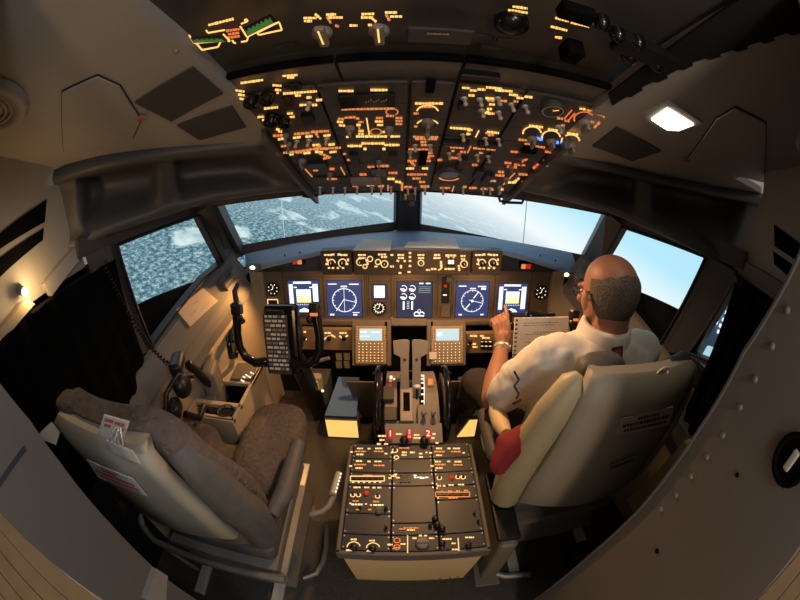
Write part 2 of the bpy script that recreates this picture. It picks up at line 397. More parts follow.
# sill band under the side windows, then the sidewall lining below it
def sill(sd):
    nm = 'left' if sd < 0 else 'right'
    p0, p1 = SW[-1].at(152, 346), SW[-1].at(223, 262); dz = (p1.z - p0.z) / (p1.y - p0.y)
    def Q(y, dzz, off):
        x = 1.03 - (y - .9) * .17 / .7; return V((sd * (x - off), y, p0.z + (y - p0.y) * dz + dzz))
    ys = [.45, .70, .94, 1.2, 1.40, 1.53]
    b = MB()
    b.grid([[Q(y, a, o) for y in ys] for a, o in ((0, 0), (-.012, .018), (-.02, .022), (-.10, .075), (-.112, .075), (-.118, .062), (-.15, .07), (-.165, .085), (-.215, .085), (-.225, .06))], M['sill'], False); struct(b, 'trim_sill_' + nm)
    ys = ys + [1.665]
    b = MB(); b.grid([[Q(y, -.21, .05) for y in ys]] + [[V((sd * (1.03 - (y - .9) * .17 / .7 - o), y, z)) for y in ys] for z, o in ((.5, .06), (.2, .06), (0, .06))], M['side'])
    struct(b, 'wall_lining_' + nm)
sill(-1); sill(1)
# forward bulkhead under the windscreen, hidden mostly by the instrument panel
b = MB(); b.slab([(-1.0, 1.98, 0), (1.0, 1.98, 0), (1.0, 1.98, .80), (-1.0, 1.98, .80)], (0, -1, 0), .03, M['blackm']); struct(b, 'wall_front')
# dark moulded lockers over the side windows: two pockets each, between ceiling edge and window heads
def locker(sd):
    T = [(65, 165), (100, 156), (150, 149), (200, 145), (275, 142)] if sd < 0 else [(764, 194), (715, 186), (660, 175), (610, 163), (560, 155)]
    Bm = [(76, 250), (108, 235), (150, 220), (212, 201), (314, 189)] if sd < 0 else [(734, 268), (700, 252), (655, 231), (606, 211), (520, 190)]
    TP = [CL.at(*p) for p in T]; LIP = vplane((sd * 1.08, .78), (sd * .38, 1.35)); BP = [LIP.at(*p) for p in Bm]
    def along(Ps, s):
        t = s * (len(Ps) - 1); i = min(int(t), len(Ps) - 2); return Ps[i].lerp(Ps[i + 1], t - i)
    b = MB(); rows = []; n = LIP.n; NS = 44
    G = [(0, 0), (.05, -.05), (.12, -.09), (.17, -.05), (.19, .3), (.21, .85), (.30, 1), (.46, .97), (.58, .72), (.68, .40), (.77, .14), (.85, -.02), (.93, -.08), (1, -.02), (1.03, .12)]
    for tt, gd in G:
        row = []
        for i in range(NS + 1):
            s = i / NS
            def bump(a, c): return max(0, min(1, (s - a) / .035)) * max(0, min(1, (c - s) / .035))
            f = max(bump(.07, .54), bump(.61, .95))
            f = f * f * (3 - 2 * f)
            p = along(TP, s).lerp(along(BP, s), tt)
            row.append(p - n * (gd * (f * .17 + .01) if gd > 0 else gd * .35))
        rows.append([row[0] + V((sd * .05, -.02, 0))] + row)
    # soffit from the lip to the window heads
    row = [along(BP, i / NS) - n * .30 + V((0, 0, .05)) for i in range(NS + 1)]; rows.append([row[0] + V((sd * .05, -.02, 0))] + row)
    b.grid(rows, M['pocket']); return struct(b, 'trim_locker_' + ('left' if sd < 0 else 'right'))
locker(-1); locker(1)
# door frame beside the camera
b = MB(); XJ = PX(-.445)
pts = [XJ.at(*p) for p in ((-8, 372), (30, 420), (60, 462), (110, 523), (168, 580))]
y_out = -.015
prof = [(p.y, p.z) for p in pts]; prof = [(prof[0][0] + .01, 2.0)] + prof + [(.10, 0)]
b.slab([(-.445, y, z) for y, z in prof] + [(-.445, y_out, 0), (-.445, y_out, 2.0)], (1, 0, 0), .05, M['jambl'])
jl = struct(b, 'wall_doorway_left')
b = MB(); q = [XJ.at(*p, .002) for p in ((0, 488), (27, 450))]; b.slab([q[0], q[1], q[1] + V((0, 0, .006)), q[0] + V((0, 0, .006))], (1, 0, 0), .001, M['seam']); b.build('seam', jl)
b = MB(); q = [XJ.at(*p, .012) for p in ((157, 569), (168, 576), (166, 602), (146, 600))]; b.slab(q, (1, 0, 0), .02, M['sill']); b.build('latch_plate', jl, 'pale latch plate near the foot of the frame')
b = MB(); b.slab([(.44, .0, 0), (1.14, .0, 0), (1.14, .0, 1.78), (.44, .0, 1.78)], (0, 1, 0), .02, M['sidedark']); struct(b, 'wall_bulkhead_right')
b = MB(); b.slab([(-1.14, .03, 0), (-.50, .03, 0), (-.50, .03, 1.78), (-1.14, .03, 1.78)], (0, 1, 0), .02, M['sidedark']); struct(b, 'wall_bulkhead_left')
b = MB(); XD = PX(.40)
pts = [XD.at(*p) for p in ((802, 252), (772, 310), (745, 352), (700, 430), (640, 510), (590, 556), (543, 594))]
prof = [(pts[0].y - .05, 1.95)] + [(p.y, p.z) for p in pts] + [(pts[-1].y + .01, 0)]
e1, e2 = XD.at(755, 601), XD.at(802, 543)
aft = [(e1.y + .06, 0), (e1.y, e1.z), (e2.y, e2.z), (-.26, e2.z + .25), (-.26, 1.95)]
b.slab([(.40, y, z) for y, z in prof + aft], (-1, 0, 0), .04, M['jamb'])
for p in ((787, 310), (772, 346), (755, 379), (740, 407), (723, 435), (707, 457), (691, 476), (676, 495), (661, 509)):
    c = XD.at(*p); b.ell(Fr(c, (0, 1, 0), (0, 0, 1)), .0058, .0058, .005, M['jamb'], 10, 6)
for p, r_ in (((657, 551), .006), ((737, 475), .004)):
    c = XD.at(*p, .001); b.lathe(Fr(c, (0, 1, 0), (0, 0, -1)), [(r_, 0), (r_ * .9, .001)], M['blackm'], 12)
jr = struct(b, 'wall_doorway_right')
b = MB(); b.tube([V((.396, y, z)) for y, z in prof], .0035, M['post'], 6); b.build('edge_trim', jr)
b = MB(); c = XD.at(792, 460, .001); f = Fr(c, (0, -1, 0), (0, 0, 1)); b.lathe(f, [(.035, 0), (.035, .004), (.028, .004), (.024, -.006)], M['blackm']); b.box(f, .012, .03, .012, M['steel'], .003); b.build('latch', jr, 'round dark recessed latch')
# black curtains drawn over the rear side windows
for sd in (-1, 1):
    b = MB(); y0, y1 = (.12, .90) if sd < 0 else (.18, .675)
    rows = []
    for z in (.62, .8, 1.0, 1.19): rows.append([V((sd * (1.035 + .007 * math.sin(i * 1.3)), y0 + (y1 - y0) * i / 40, z)) for i in range(41)])
    b.grid(rows, M['curtain']); o = b.build('window_curtain')
    tag(o, 'black curtain drawn over the rear window on the empty seat side' if sd < 0 else 'black curtain half drawn over the rear window behind the seated man', 'curtain')
# ================================================================ OVERHEAD PANELS
OH = face(P3((0, 1.34, 1.28), (1, 1.34, 1.28), (0, .62, 1.62))); AO = face(P3((0, .62, 1.62), (1, .62, 1.62), (0, .2, 1.735)))
b = MB()                                                         # roof structure carrying both panels
prof = [(1.36, 1.27), (1.36, 1.33), (.62, 1.70), (-.5, 1.93), (-.5, 1.905), (.2, 1.75), (.625, 1.635), (1.33, 1.292)]
n_ = len(prof)
b.add([(x, y, z) for x in (-.385, .385) for y, z in prof], [list(range(n_)), list(range(2 * n_ - 1, n_ - 1, -1))] + [[i, (i + 1) % n_, (i + 1) % n_ + n_, i + n_] for i in range(n_)], M['overrail'])
struct(b, 'ceiling_overhead_frame')
ohd = thing('overhead_panel', 'large black overhead panel of amber lit switches and knobs above the windscreen', 'control panel', (0, 1.34, 1.28))
FO = frp(OH, OH.p)
def uv(px, py): q = OH.at(px, py) - FO.o; return q.dot(FO.x), q.dot(FO.y)
cols = [-.375] + [uv(px, 120)[0] for px in (330, 408, 447, 508)] + [.375]
rows_ = [uv(412, y)[1] for y in (188.5, 160, 133, 78)]
modules = []
random.seed(11)
for i in range(5):
    for j in range(3):
        u0, u1, v0, v1 = cols[i], cols[i + 1], min(rows_[j:j + 2]), max(rows_[j:j + 2])
        mb = MB(); mb.box(FO.at((u0 + u1) / 2, (v0 + v1) / 2, .004), u1 - u0 - .006, v1 - v0 - .006, .008, M['over'], .002, 1)
        for cu in (u0 + .010, u1 - .010):
            for cv in (v0 + .010, v1 - .010): mb.lathe(FO.at(cu, cv, .008), [(.0035, 0), (.003, .0015)], M['black'], 8)
        # fine seams between the sub-plates of the module
        for k in range(1, 3): vv = v0 + (v1 - v0) * k / 3 + random.uniform(-.01, .01); mb.rect(FO, u0 + .004, vv - .0007, u1 - .004, vv + .0007, M['seam'], .0086)
        modules.append(dict(b=(u0, u1, v0, v1), mb=mb, sub=[]))
def modat(px, py):
    u, v = uv(px, py); return min(modules, key=lambda m: max(m['b'][0] - u, u - m['b'][1], m['b'][2] - v, v - m['b'][3]))
OHS = Plane(OH.p + OH.n * .0095, OH.n)
A, D, O = M['amber'], M['amberd'], M['orange']
bars = [(252, 81.5, 23, -8, A), (240, 91, 9, 8, A), (241.5, 95, 7, 8, A), (242, 99, 5, 8, A), (277, 85.5, 9, 4, A), (278, 90, 6, 4, A), (278, 93, 3, 4, A), (290, 75.5, 15, -4, A), (291, 77.5, 8, -4, A), (300, 92.5, 34, -4, A), (298, 95.5, 6, 0, A),
 (309, 97.5, 5, -4, A), (319, 100, 6, -4, A), (303, 105, 7, -4, A), (315, 105, 6, 0, A), (271, 108, 14, -6, A), (260.5, 117, 6, -6, A), (263, 120, 2, 0, A), (290, 113.5, 6, -4, A), (292, 117, 5, -4, A), (289, 122, 3, 0, A), (278, 129.5, 4, 8, A), (280, 131.5, 4, 8, A),
 (279, 135.5, 12, -4, D), (302, 133.5, 16, -4, D), (320, 131.5, 18, -3, D), (281, 139, 6, -10, A), (297, 137.5, 8, -8, A), (309, 136.5, 7, -6, A), (327, 135.5, 7, -6, A), (317, 135, 6, 60, D), (316, 145, 7, -6, A), (332, 144.5, 7, -6, A), (297, 151.5, 28, -6, D), (325, 148.5, 32, -3, D),
 (291.5, 154.5, 4, -6, A), (299, 152.5, 7, 0, D), (307, 153, 7, -6, A), (319, 152, 8, 4, A), (333, 152, 7, -6, A), (325, 149, 6, 0, D), (324, 155, 10, 20, D), (327, 158, 8, -10, D), (318, 147, 8, -30, D),
 (346, 91, 15, 0, A), (379, 90, 17, 0, A), (368, 109, 53, -1, D), (341, 119, 6, 4, D), (340, 122, 6, 4, A), (342, 125.5, 6, 4, A), (350, 117.5, 11, -3, D), (358, 118.5, 4, 0, D), (361, 122, 5, 0, D), (359, 125, 5, 0, A), (379.5, 118, 7, 0, D), (379, 121.5, 8, 0, A), (380, 125, 6, 0, A), (399, 118, 7, 0, D), (399, 121, 7, 0, D), (399, 124, 7, 0, D), (390, 116, 8, 0, D),
 (378, 136.5, 44, 0, A), (355, 146, 15, 0, A), (373, 143.5, 23, 0, A), (392, 145, 15, 0, A), (361, 131, 5, 0, A), (361, 134, 5, 0, A), (384, 132, 3, 0, A), (348, 137, 4, 0, A), (365, 149, 3, 0, A), (384, 149, 3, 0, A), (371, 167, 7, 0, D), (384, 166, 14, 0, D), (363, 174.5, 7, 0, O), (380, 175, 10, 0, O), (393, 173, 9, 0, O), (391, 179, 7, 0, A), (398, 182, 6, 8, A), (371, 185, 9, 0, A), (381, 186, 6, 0, D), (355, 186, 5, 0, D), (402, 186.5, 8, 90, D),
 (408, 187, 8, 0, D), (425, 186.5, 9, 0, D), (416.5, 178.5, 8, 0, D), (422, 182, 6, 0, D), (429, 103.5, 28, 0, A), (427, 107, 12, 0, D), (416, 113.5, 5, 0, D), (416, 126.5, 4, 0, D), (426, 137, 26, 1, D), (426, 139, 22, 1, D), (424, 142, 7, 0, D), (424, 145, 6, 0, D), (420.5, 149.5, 24, 1, D), (430, 153, 5, 0, D), (431, 156, 6, 0, O), (428, 158, 4, 0, D), (412, 161, 9, 0, O), (428, 161, 6, 0, D), (410, 168.5, 8, 0, A), (425, 168.5, 6, 0, A), (417, 174.5, 20, 0, O), (413, 164, 6, 40, O),
 (466, 88, 8, 3, A), (473.5, 90.5, 7, 3, A), (471.5, 95.5, 6, 3, A), (481.5, 89.5, 8, 4, A), (494, 88, 16, 5, A), (499, 90.5, 8, 4, A), (507, 91, 11, 5, A), (513.5, 95, 9, 6, A), (520, 98, 7, 6, A), (528.5, 97, 8, 6, A), (490, 98.5, 9, 5, A), (491, 100.5, 8, 5, D), (504, 101, 8, 5, D), (492, 104.5, 6, 4, A), (500, 104.5, 3, 4, A), (489.5, 109, 5, 4, A), (487, 112, 5, -40, A), (491, 113.5, 7, 4, A), (516, 101.5, 5, 5, D),
 (460, 128.5, 20, 4, A), (470, 130, 5, 0, A), (468.5, 134, 4, 0, A), (493, 132.5, 12, 6, A), (491, 135, 6, 0, D), (488, 134, 6, 30, D), (448, 145.5, 6, 2, D), (457, 147.5, 14, 3, D), (453, 151, 3, 0, D), (463, 152, 6, 3, O), (479, 148.5, 12, 3, D), (491, 149.5, 9, 3, D), (481, 153, 4, 0, D),
 (501, 172, 6, 4, D), (500, 175.5, 9, 4, D), (493, 181, 6, 4, D), (523, 174.5, 9, 4, D), (512, 182.5, 8, 0, A), (517, 180, 6, -40, A), (524, 182, 5, 4, D), (445, 188, 10, 0, D), (465, 187, 4, 0, D), (473, 188, 8, 0, D), (484, 189, 7, 0, D), (492, 189.5, 3, 0, D), (501, 189.5, 5, 0, A),
 (582.5, 109, 6, 8, A), (591, 111, 9, 10, D), (601, 115, 7, 14, O), (560, 118.5, 6, 8, D), (567, 121, 5, 8, O), (563, 125.5, 4, 0, D), (597, 125, 8, -45, D), (592, 122, 4, 0, D), (536, 126.5, 14, 7, A), (553, 130, 10, 7, A), (573, 134, 12, 7, A), (523, 140, 9, 5, D), (528, 144, 7, 5, D), (515, 152, 9, 5, O), (528, 158, 9, -40, O), (523, 161, 5, -40, O), (520, 165, 12, 4, O), (540, 147, 10, 6, D), (548, 152, 6, 6, O), (536, 166, 8, -40, O), (508, 163, 7, 5, O), (512, 167, 10, 5, O), (332, 179, 10, 0, O), (285, 146, 8, -8, D), (345, 154, 4, 0, O), (350, 160, 6, 0, O), (440, 160, 5, 0, O), (455, 158, 8, 3, O), (475, 165, 6, 0, O)]
for px, py, wd, an, m_ in bars: modat(px, py)['mb'].strip(OHS, px, py, wd, m_, 2.3, an)
lines = [(359, 127, 360.5, 135, D), (366.5, 118, 369.5, 136, A), (479, 130.5, 475.5, 137.5, A), (471, 146, 467.5, 153, D), (515, 173, 503, 185, D), (529, 175.5, 523, 182, D), (454, 186, 452, 192, D), (305, 169, 312.5, 177, D), (340.5, 167, 345, 175, D), (572, 110, 564, 119, O), (575, 113, 568, 121, O), (312, 177, 348, 177, M['seam']), (388, 185, 388, 191, D), (402, 184, 402, 191, D)]
def pline(mb, pl, x0, y0, x1, y1, m, h=1.3):
    L = math.hypot(x1 - x0, y1 - y0); mb.strip(pl, (x0 + x1) / 2, (y0 + y1) / 2, L, m, h, math.degrees(math.atan2(y1 - y0, x1 - x0)), False, .0016)
for x0, y0, x1, y1, m_ in lines: pline(modat(x0, y0)['mb'], OHS, x0, y0, x1, y1, m_)
def parc(mb, px, py, r, a0, a1, m, t=1.3, ky=1.0, pl=None):
    pl = pl or OHS; N = 14; P = []
    for rr in (r + t / 2, r - t / 2): P.append([pl.at(px + rr * math.cos(R(a0 + (a1 - a0) * i / N)), py - ky * rr * math.sin(R(a0 + (a1 - a0) * i / N)), .0016) for i in range(N + 1)])
    mb.grid(P, m, False)
for a in [(392, 112, 6, -60, 240, D, 1.3, .55), (376, 132, 5.5, 0, 360, D, 1.2, .6), (427.5, 113, 11, 15, 165, A, 1.6, .7), (427.5, 126, 11, 20, 160, A, 1.6, .6), (532, 133, 9, 0, 190, A, 1.6, .7), (551, 137, 9, 0, 190, A, 1.6, .7), (570.5, 141, 9, 0, 190, A, 1.6, .7), (584, 119, 10, 30, 200, O, 1.6, .7), (592, 118, 12, 0, 60, O, 1.4, .7)]: parc(modat(a[0], a[1])['mb'], *a)
for x, y in ((537, 138.5), (541, 139.2), (557, 142.5), (562, 143.5)): modat(x, y)['mb'].strip(OHS, x, y, 3.6, M['bluel'], 3, 5, False, .002)
for x, y in ((315.5, 170), (332, 169)): modat(x, y)['mb'].strip(OHS, x, y, 5, O, 2.5, 0, False, .002)
def put(px, py): return frp(OHS, OHS.at(px, py))
def sub(px, py, name, mb): modat(px, py)['sub'].append((name, mb))
def sz(px, py, r): return (OHS.at(px + r, py) - OHS.at(px, py)).length
for px, py, r in ((350, 127, 4.8), (389, 128, 5), (427.5, 121, 6.5), (302, 160, 4), (532, 138, 5.5), (551, 140.5, 5.5), (570.5, 145, 5.5), (584, 122, 7), (286, 134, 3), (289, 143, 2.6), (379, 161, 3), (427, 134, 3), (511, 166, 2.5), (375, 178, 3), (330, 173, 3), (520, 156, 3), (506, 178, 3), (562, 127, 3)):
    f = put(px, py); r = sz(px, py, r); k = MB()
    k.lathe(f, [(r, 0), (r, .006), (r * .85, .009), (r * .8, .012)], M['knob'], 14); k.box(f.at(0, 0, .02), r * .55, r * 1.9, .018, M['knob'], .003); k.rect(f, -.0012, r * .1, .0012, r * .9, M['white'] if r > .02 else M['seam'], .0295)
    sub(px, py, 'knob', k)
for px, py in ((464, 98), (479.5, 99), (497.5, 98), (511, 104), (525, 106), (481.5, 110), (498.5, 112), (309.5, 103), (462.5, 134.5), (485, 138), (498, 139), (449, 153), (459, 154), (477, 155), (488, 156), (415, 145), (430, 145), (443, 194), (463, 193), (483, 193), (490, 193), (499, 192.5), (372, 189), (357, 189), (381, 189.5), (408, 190), (425, 190), (391, 187), (415, 189), (327, 138), (297, 141), (309, 140), (320, 187), (333, 188), (345, 188), (558, 126), (500, 186), (545, 160), (410, 152)):
    px_, py_ = px, min(py, 187.5); f = put(px_, py_); k = MB()
    k.lathe(f, [(.0075, 0), (.0075, .003), (.005, .004)], M['steel'], 10); d = (f.z + f.y * (.45 if py < 170 else -.1)).normalized()
    k.cyl(f.o, f.o + d * .024, .0032, .0042, M['tipw'], 8); k.ell(Fr(f.o + d * .024, f.x, f.y), .0052, .0052, .0055, M['tipw'], 8, 6); sub(px_, py_, 'toggle_switch', k)
for px, py, r in ((252, 97, 7.5), (268, 94, 7), (272, 116, 7.5), (285, 118, 6)):      # round instruments
    f = put(px, py); r = sz(px, py, r); k = MB(); k.lathe(f, [(r, 0), (r, .022), (r * .9, .024), (r * .86, .016), (.001, .016)], M['blackgl'], 20)
    for q in range(5): a = R(200 - 55 * q); k.bar(f, r * .55 * math.cos(a), r * .55 * math.sin(a), r * .72 * math.cos(a), r * .72 * math.sin(a), .0016, M['tipw'], .0168)
    k.bar(f, 0, 0, r * .5, r * .25, .002, M['tipw'], .017); sub(px, py, 'gauge', k)
for px, py, r, nm in ((551.5, 105, 11, 'round_gauge'), (449, 171, 13, 'flood_light')):
    f = put(px, py); r = sz(px, py, r); k = MB(); k.lathe(f, [(r, 0), (r, .012), (r * .9, .018), (r * .84, .012), (.001, .014)], M['overrail'], 22)
    if nm == 'flood_light': k.ell(f.at(0, 0, .010), r * .8, r * .8, .012, M['bluegr'], 18, 6); k.ring(f, r * .62, r * .84, M['amberd'], 190, 350, 16, .0225)
    else: k.ring(f, r * .9, r * .98, M['steel'], 0, 360, 22, .0185); k.bar(f, 0, 0, r * .5, r * .3, .003, M['amber'], .016)
    sub(px, py, nm, k)
for px, py, wp, hp, m_, nm in ((367, 99, 56, 13, 'blackgl', 'display_window'), (295, 85, 12, 7, 'black', 'display_window'), (379, 170.5, 15, 7, 'blackgl', 'display_window'), (423, 157, 8, 14, 'blackm', 'switch_recess'), (430.5, 84.5, 9, 13, 'blackm', 'switch_recess'), (308, 116, 12, 7, 'black', 'guard'), (318, 163, 18, 6, 'black', 'guard'), (480, 73.5, 40, 4, 'black', 'guard'), (525, 152, 14, 5, 'black', 'guard'), (355, 158, 8, 12, 'black', 'guard'), (393, 158, 8, 12, 'black', 'guard'), (462, 161, 8, 9, 'black', 'guard'), (487, 177, 8, 8, 'black', 'guard'), (478, 172, 8, 8, 'black', 'guard'), (366, 180, 30, 5, 'knob', 'guard'), (456, 141, 26, 4, 'black', 'guard'), (490, 143, 24, 4, 'black', 'guard'), (530, 148, 14, 4, 'blackm', 'guard'), (462, 104, 8, 6, 'black', 'guard'), (288, 100, 9, 9, 'black', 'guarded_switch')):
    f = put(px, py); k = MB(); w_2 = sz(px, py, wp); h_2 = (OHS.at(px, py + hp / 2) - OHS.at(px, py - hp / 2)).length
    k.box(f.at(0, 0, .004), w_2, h_2, .008 if nm != 'guard' else .018, M[m_], .002, 1)
    if nm == 'guarded_switch':
        for a in ((-1, -1, 1, -1), (1, -1, 1, 1), (1, 1, -1, 1), (-1, 1, -1, -1)): k.bar(f, a[0] * w_2 / 2, a[1] * h_2 / 2, a[2] * w_2 / 2, a[3] * h_2 / 2, .003, M['redd'], .009)
    if wp == 56:
        for q in range(9): k.rect(f, w_2 * (-.02 + .045 * q), -.004 + .004 * (q % 3), w_2 * (-.02 + .045 * q) + .002, .002 + .004 * (q % 3), M['tipw'], .0085)
    sub(px, py, nm, k)
k = MB(); f = put(379, 170.5); 
for m in modules:
    p_ = m['mb'].build('switch_panel', ohd)
    for nm, k in m['sub']: k.build(nm, p_)
# aft overhead
AOS = Plane(AO.p + AO.n * .0095, AO.n); aoh = thing('aft_overhead_panel', 'dark rear overhead panel with green readout strips and amber labels, nearest the ceiling hatch', 'control panel', (0, .4, 1.68))
FA = frp(AO, AO.p)
def uva(px, py): q = AO.at(px, py) - FA.o; return q.dot(FA.x), q.dot(FA.y)
mbs = []
for u0, u1 in ((-.375, -.16), (-.16, .07), (.07, .375)):
    k = MB(); k.box(FA.at((u0 + u1) / 2, -.22, .004), u1 - u0 - .006, .40, .008, M['over2'], .002, 1)
    k.box(FA.at((u0 + u1) / 2, -.012, .004), u1 - u0 - .006, .012, .012, M['blackm']); mbs.append((u0, u1, k, []))
def ma(px, py):
    u = uva(px, py)[0]; return min(mbs, key=lambda m: max(m[0] - u, u - m[1]))
for px, py, wd, an, m_ in [(221, 22, 26, -14, A), (246, 20.5, 4, 40, A), (310, 18, 13, 0, A), (318, 16.5, 8, 40, A), (331, 14.5, 10, -2, A), (336, 17.5, 15, 0, A), (308, 21, 8, 0, A), (329, 20, 8, 60, D), (337, 26, 4, 20, D), (353.5, 25.5, 8, 0, A), (368, 14, 13, -2, A), (367, 17.5, 12, 0, A), (374, 20, 6, 40, A), (391, 12.5, 12, 0, A), (396, 16.5, 12, 0, A), (388, 18, 8, 60, D), (370, 25, 4, 0, A), (520, 7.5, 15, 8, A), (518, 11.5, 20, 8, A), (562, 19.5, 14, 14, A), (580, 24.5, 19, 14, A), (559, 28.5, 17, 14, A), (558.5, 37.5, 7, 8, A), (568.5, 40, 4, 8, O), (233, 30, 14, -8, O), (234, 33.5, 12, -8, O), (233, 37, 14, -8, O), (262, 27, 6, -20, O)]:
    ma(px, py)[2].strip(AOS, px, py, wd, m_, 2.6, an)
for seg in [((206, 30), (208, 33), (225, 30)), ((246, 19), (248, 21), (241, 24)), ((232, 40), (234, 43), (236, 43)), ((241, 42), (247, 41), (248, 37)), ((196, 43), (202, 50), (218, 47), (221, 41), (196, 43)), ((257, 33), (259, 35), (282, 30), (279, 22), (257, 33)), ((189, 35), (194, 43), (230, 41), (223, 34)), ((240, 26), (247, 37), (276, 23))]:
    for (x0, y0), (x1, y1) in zip(seg, seg[1:]): pline(ma(x0, y0)[2], AOS, x0, y0, x1, y1, A, 1.7)
for quad in ([(191, 36.5), (194, 41), (228, 40), (223, 35.5)], [(244, 28), (248, 34.5), (276, 20.5), (271, 13.5)]):
    b_ = MB(); ps = [AOS.at(*p) for p in quad]; b_.slab([p + AOS.n * .004 for p in ps], AOS.n, .004, M['black'])
    c = sum(ps, V()) / 4; b_.poly([c + (p - c) * .9 + AOS.n * .005 - (ps[2] - ps[1]).cross(AOS.n).normalized() * 0 for p in ps], M['green'])
    e0, e1 = ps[0], ps[3]
    for q in range(6): 
        a_ = e0.lerp(e1, .08 + q * .155); c_ = e0.lerp(e1, .16 + q * .155); dn = (ps[1] - ps[0]) * .25
        b_.poly([a_ + AOS.n * .0055, c_ + AOS.n * .0055, c_ + dn + AOS.n * .0055, a_ + dn + AOS.n * .0055], M['black'])
    mbs[0][3].append(('readout', b_)) if quad[0][0] < 230 else mbs[0][3].append(('readout', b_))
def puta(px, py): return frp(AOS, AOS.at(px, py))
for px, py in ((322.5, 31), (379, 29)):
    f = puta(px, py); k = MB(); k.lathe(f, [(.016, 0), (.016, .008), (.012, .012)], M['knob'], 14); k.box(f.at(0, 0, .012), .016, .055, .012, M['knob'], .004); k.rect(f, -.0014, -.015, .0014, .026, M['amber'], .0185); ma(px, py)[3].append(('knob', k))
for px, py, r in ((511, 20, .026), (600, 18, .014), (616, 30, .014), (636, 38, .014), (628, 52, .016), (655, 60, .016)):
    f = puta(px, py); k = MB(); k.lathe(f, [(r, 0), (r, .01), (r * .9, .016), (r * .4, .024), (.001, .026)], M['blackgl'], 18); ma(px, py)[3].append(('dome_light' if px == 511 else 'knob', k))
for px, py, sx, sy, h, m_ in ((570, 44, .03, .04, .03, 'blackm'), (440, 34, .10, .045, .006, 'overrail'), (482, 35, .035, .014, .005, 'black'), (507, 39, .035, .014, .005, 'black'), (490, 46, .035, .012, .005, 'black'), (285, 45, .04, .02, .006, 'black'), (645, 48, .12, .05, .018, 'black'), (575, 8, .05, .03, .02, 'blackm')):
    f = puta(px, py); k = MB(); k.box(f.at(0, 0, h / 2), sx, sy, h, M[m_], .002, 1)
    if m_ == 'overrail': k.strip(AOS, px - 2, py, 22, M['tipw'], 1.6, 2, True, .0075)
    ma(px, py)[3].append(('cover', k))
for u0, u1, k, subs in mbs:
    p_ = k.build('switch_panel', aoh)
    for nm, q in subs: q.build(nm, p_)
for sd in (-1, 1):                                                # fins closing the lockers against the overhead frame
    b = MB(); b.slab([(sd * .392, .86, 1.58), (sd * .392, 1.40, 1.30), (sd * .392, 1.42, 1.215), (sd * .392, 1.30, 1.265), (sd * .392, .86, 1.47)], (sd, 0, 0), .014, M['pocket']); struct(b, 'trim_fin_' + ('left' if sd < 0 else 'right'))
# assist handles at the windscreen head
for pts, lab in (([(301, 188), (303, 196), (309, 197), (325, 193), (327, 187)], 'black looped assist handle at the head of the front window showing forest'), ([(498, 193), (500, 201), (508, 202.5), (522, 203), (525, 196)], 'black looped assist handle at the head of the front window showing sky')):
    pl = PY(1.37); b = MB(); b.tube([pl.at(*p) for p in pts], .006, M['black'], 8); tag(b.build('assist_handle'), lab, 'handle', 'assist handles over the windscreen')
b = MB(); f = frp(PY(1.66), PY(1.66).at(408, 196)); b.box(f, .07, .055, .06, M['black'], .01); b.box(f.at(-.012, .0, .03), .016, .03, .012, M['blackgl'], .003); b.box(f.at(.015, -.03, .02), .02, .03, .04, M['black'], .004)
tag(b.build('standby_compass'), 'small black standby compass hung at the top of the windscreen centre post', 'compass')
# ================================================================ GLARESHIELD
GP = [((246, 270), 1.54), ((284, 261), 1.53), ((320, 252), 1.50), ((345, 248.5), 1.49), ((412, 247.5), 1.485), ((480, 248.5), 1.49), ((503, 251.5), 1.50), ((540, 262), 1.53), ((577, 274), 1.54)]
lip = [PY(y).at(*p) for p, y in GP]
back = [V((p.x * 1.0, 1.995 - abs(p.x) ** 1.4 * .45, .955)) for p in lip]
back[0].x = -.86; back[-1].x = .86
gs = thing('glareshield', 'blue lit padded glareshield running below the windscreen over the instrument panel', 'glareshield', (0, 1.6, .9))
b = MB(); up = V((0, 0, 1)); rows = []
for k in range(9): rows.append([p.lerp(q, k / 8) + up * (.010 * math.sin(k / 8 * math.pi)) for p, q in zip(lip, back)])
rows = [[p + V((0, .002, -.016)) for p in lip], [p + V((0, -.004, -.006)) for p in lip]] + rows
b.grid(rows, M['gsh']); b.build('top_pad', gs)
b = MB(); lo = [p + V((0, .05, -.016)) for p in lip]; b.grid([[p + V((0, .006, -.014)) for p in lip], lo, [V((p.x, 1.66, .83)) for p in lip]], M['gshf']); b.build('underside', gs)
for px, py in ((332, 243), (338, 247), (326, 246), (480, 244), (484, 248), (490, 246), (496, 249), (500, 247), (486, 252), (300, 255), (285, 258), (540, 258), (555, 263)):
    d = ray(px, py); p = CAM + d * ((.945 - CAM.z) / d.z); b = MB(); b.ell(Fr((p.x, min(p.y, 1.9), .958)), .004, .004, .006, M['black'], 8, 4); b.build('screw', gs)
# map lights under both ends
for px, py, lab in ((253, 268, 'small warm map light under the glareshield end beside the empty seat'), (566, 275, "small warm map light under the glareshield end in front of the man's face")):
    f = frp(PY(1.48), PY(1.48).at(px, py)); t = thing('map_light', lab, 'lamp', f.o, 'map lights under the glareshield')
    b = MB(); b.box(f.at(0, 0, -.01), .075, .035, .03, M['sill'], .008); b.build('housing', t); b = MB(); b.ell(f.at(0, .004, .006), .013, .009, .006, M['lampw'], 10, 6); b.build('bulb', t)
# small white sheets lying on top
for pts, lab in (([(353, 250), (390, 250), (392, 240), (362, 239)], 'pale sheet lying on the glareshield to the empty seat side of the centre'), ([(404, 247), (459, 248), (455, 237.5), (413, 236)], 'bright white sheet lying on the glareshield right below the centre post')):
    pl = face(P3((0, 1.485, lip[4].z + .004), (1, 1.485, lip[4].z + .004), (0, 1.995, .969))); ps = [pl.at(*p) for p in pts]; b = MB(); b.slab([p + V((0, 0, .0)) for p in ps], (0, 0, 1), .003, M['paper']); tag(b.build('paper_sheet'), lab, 'paper', 'sheets on the glareshield')
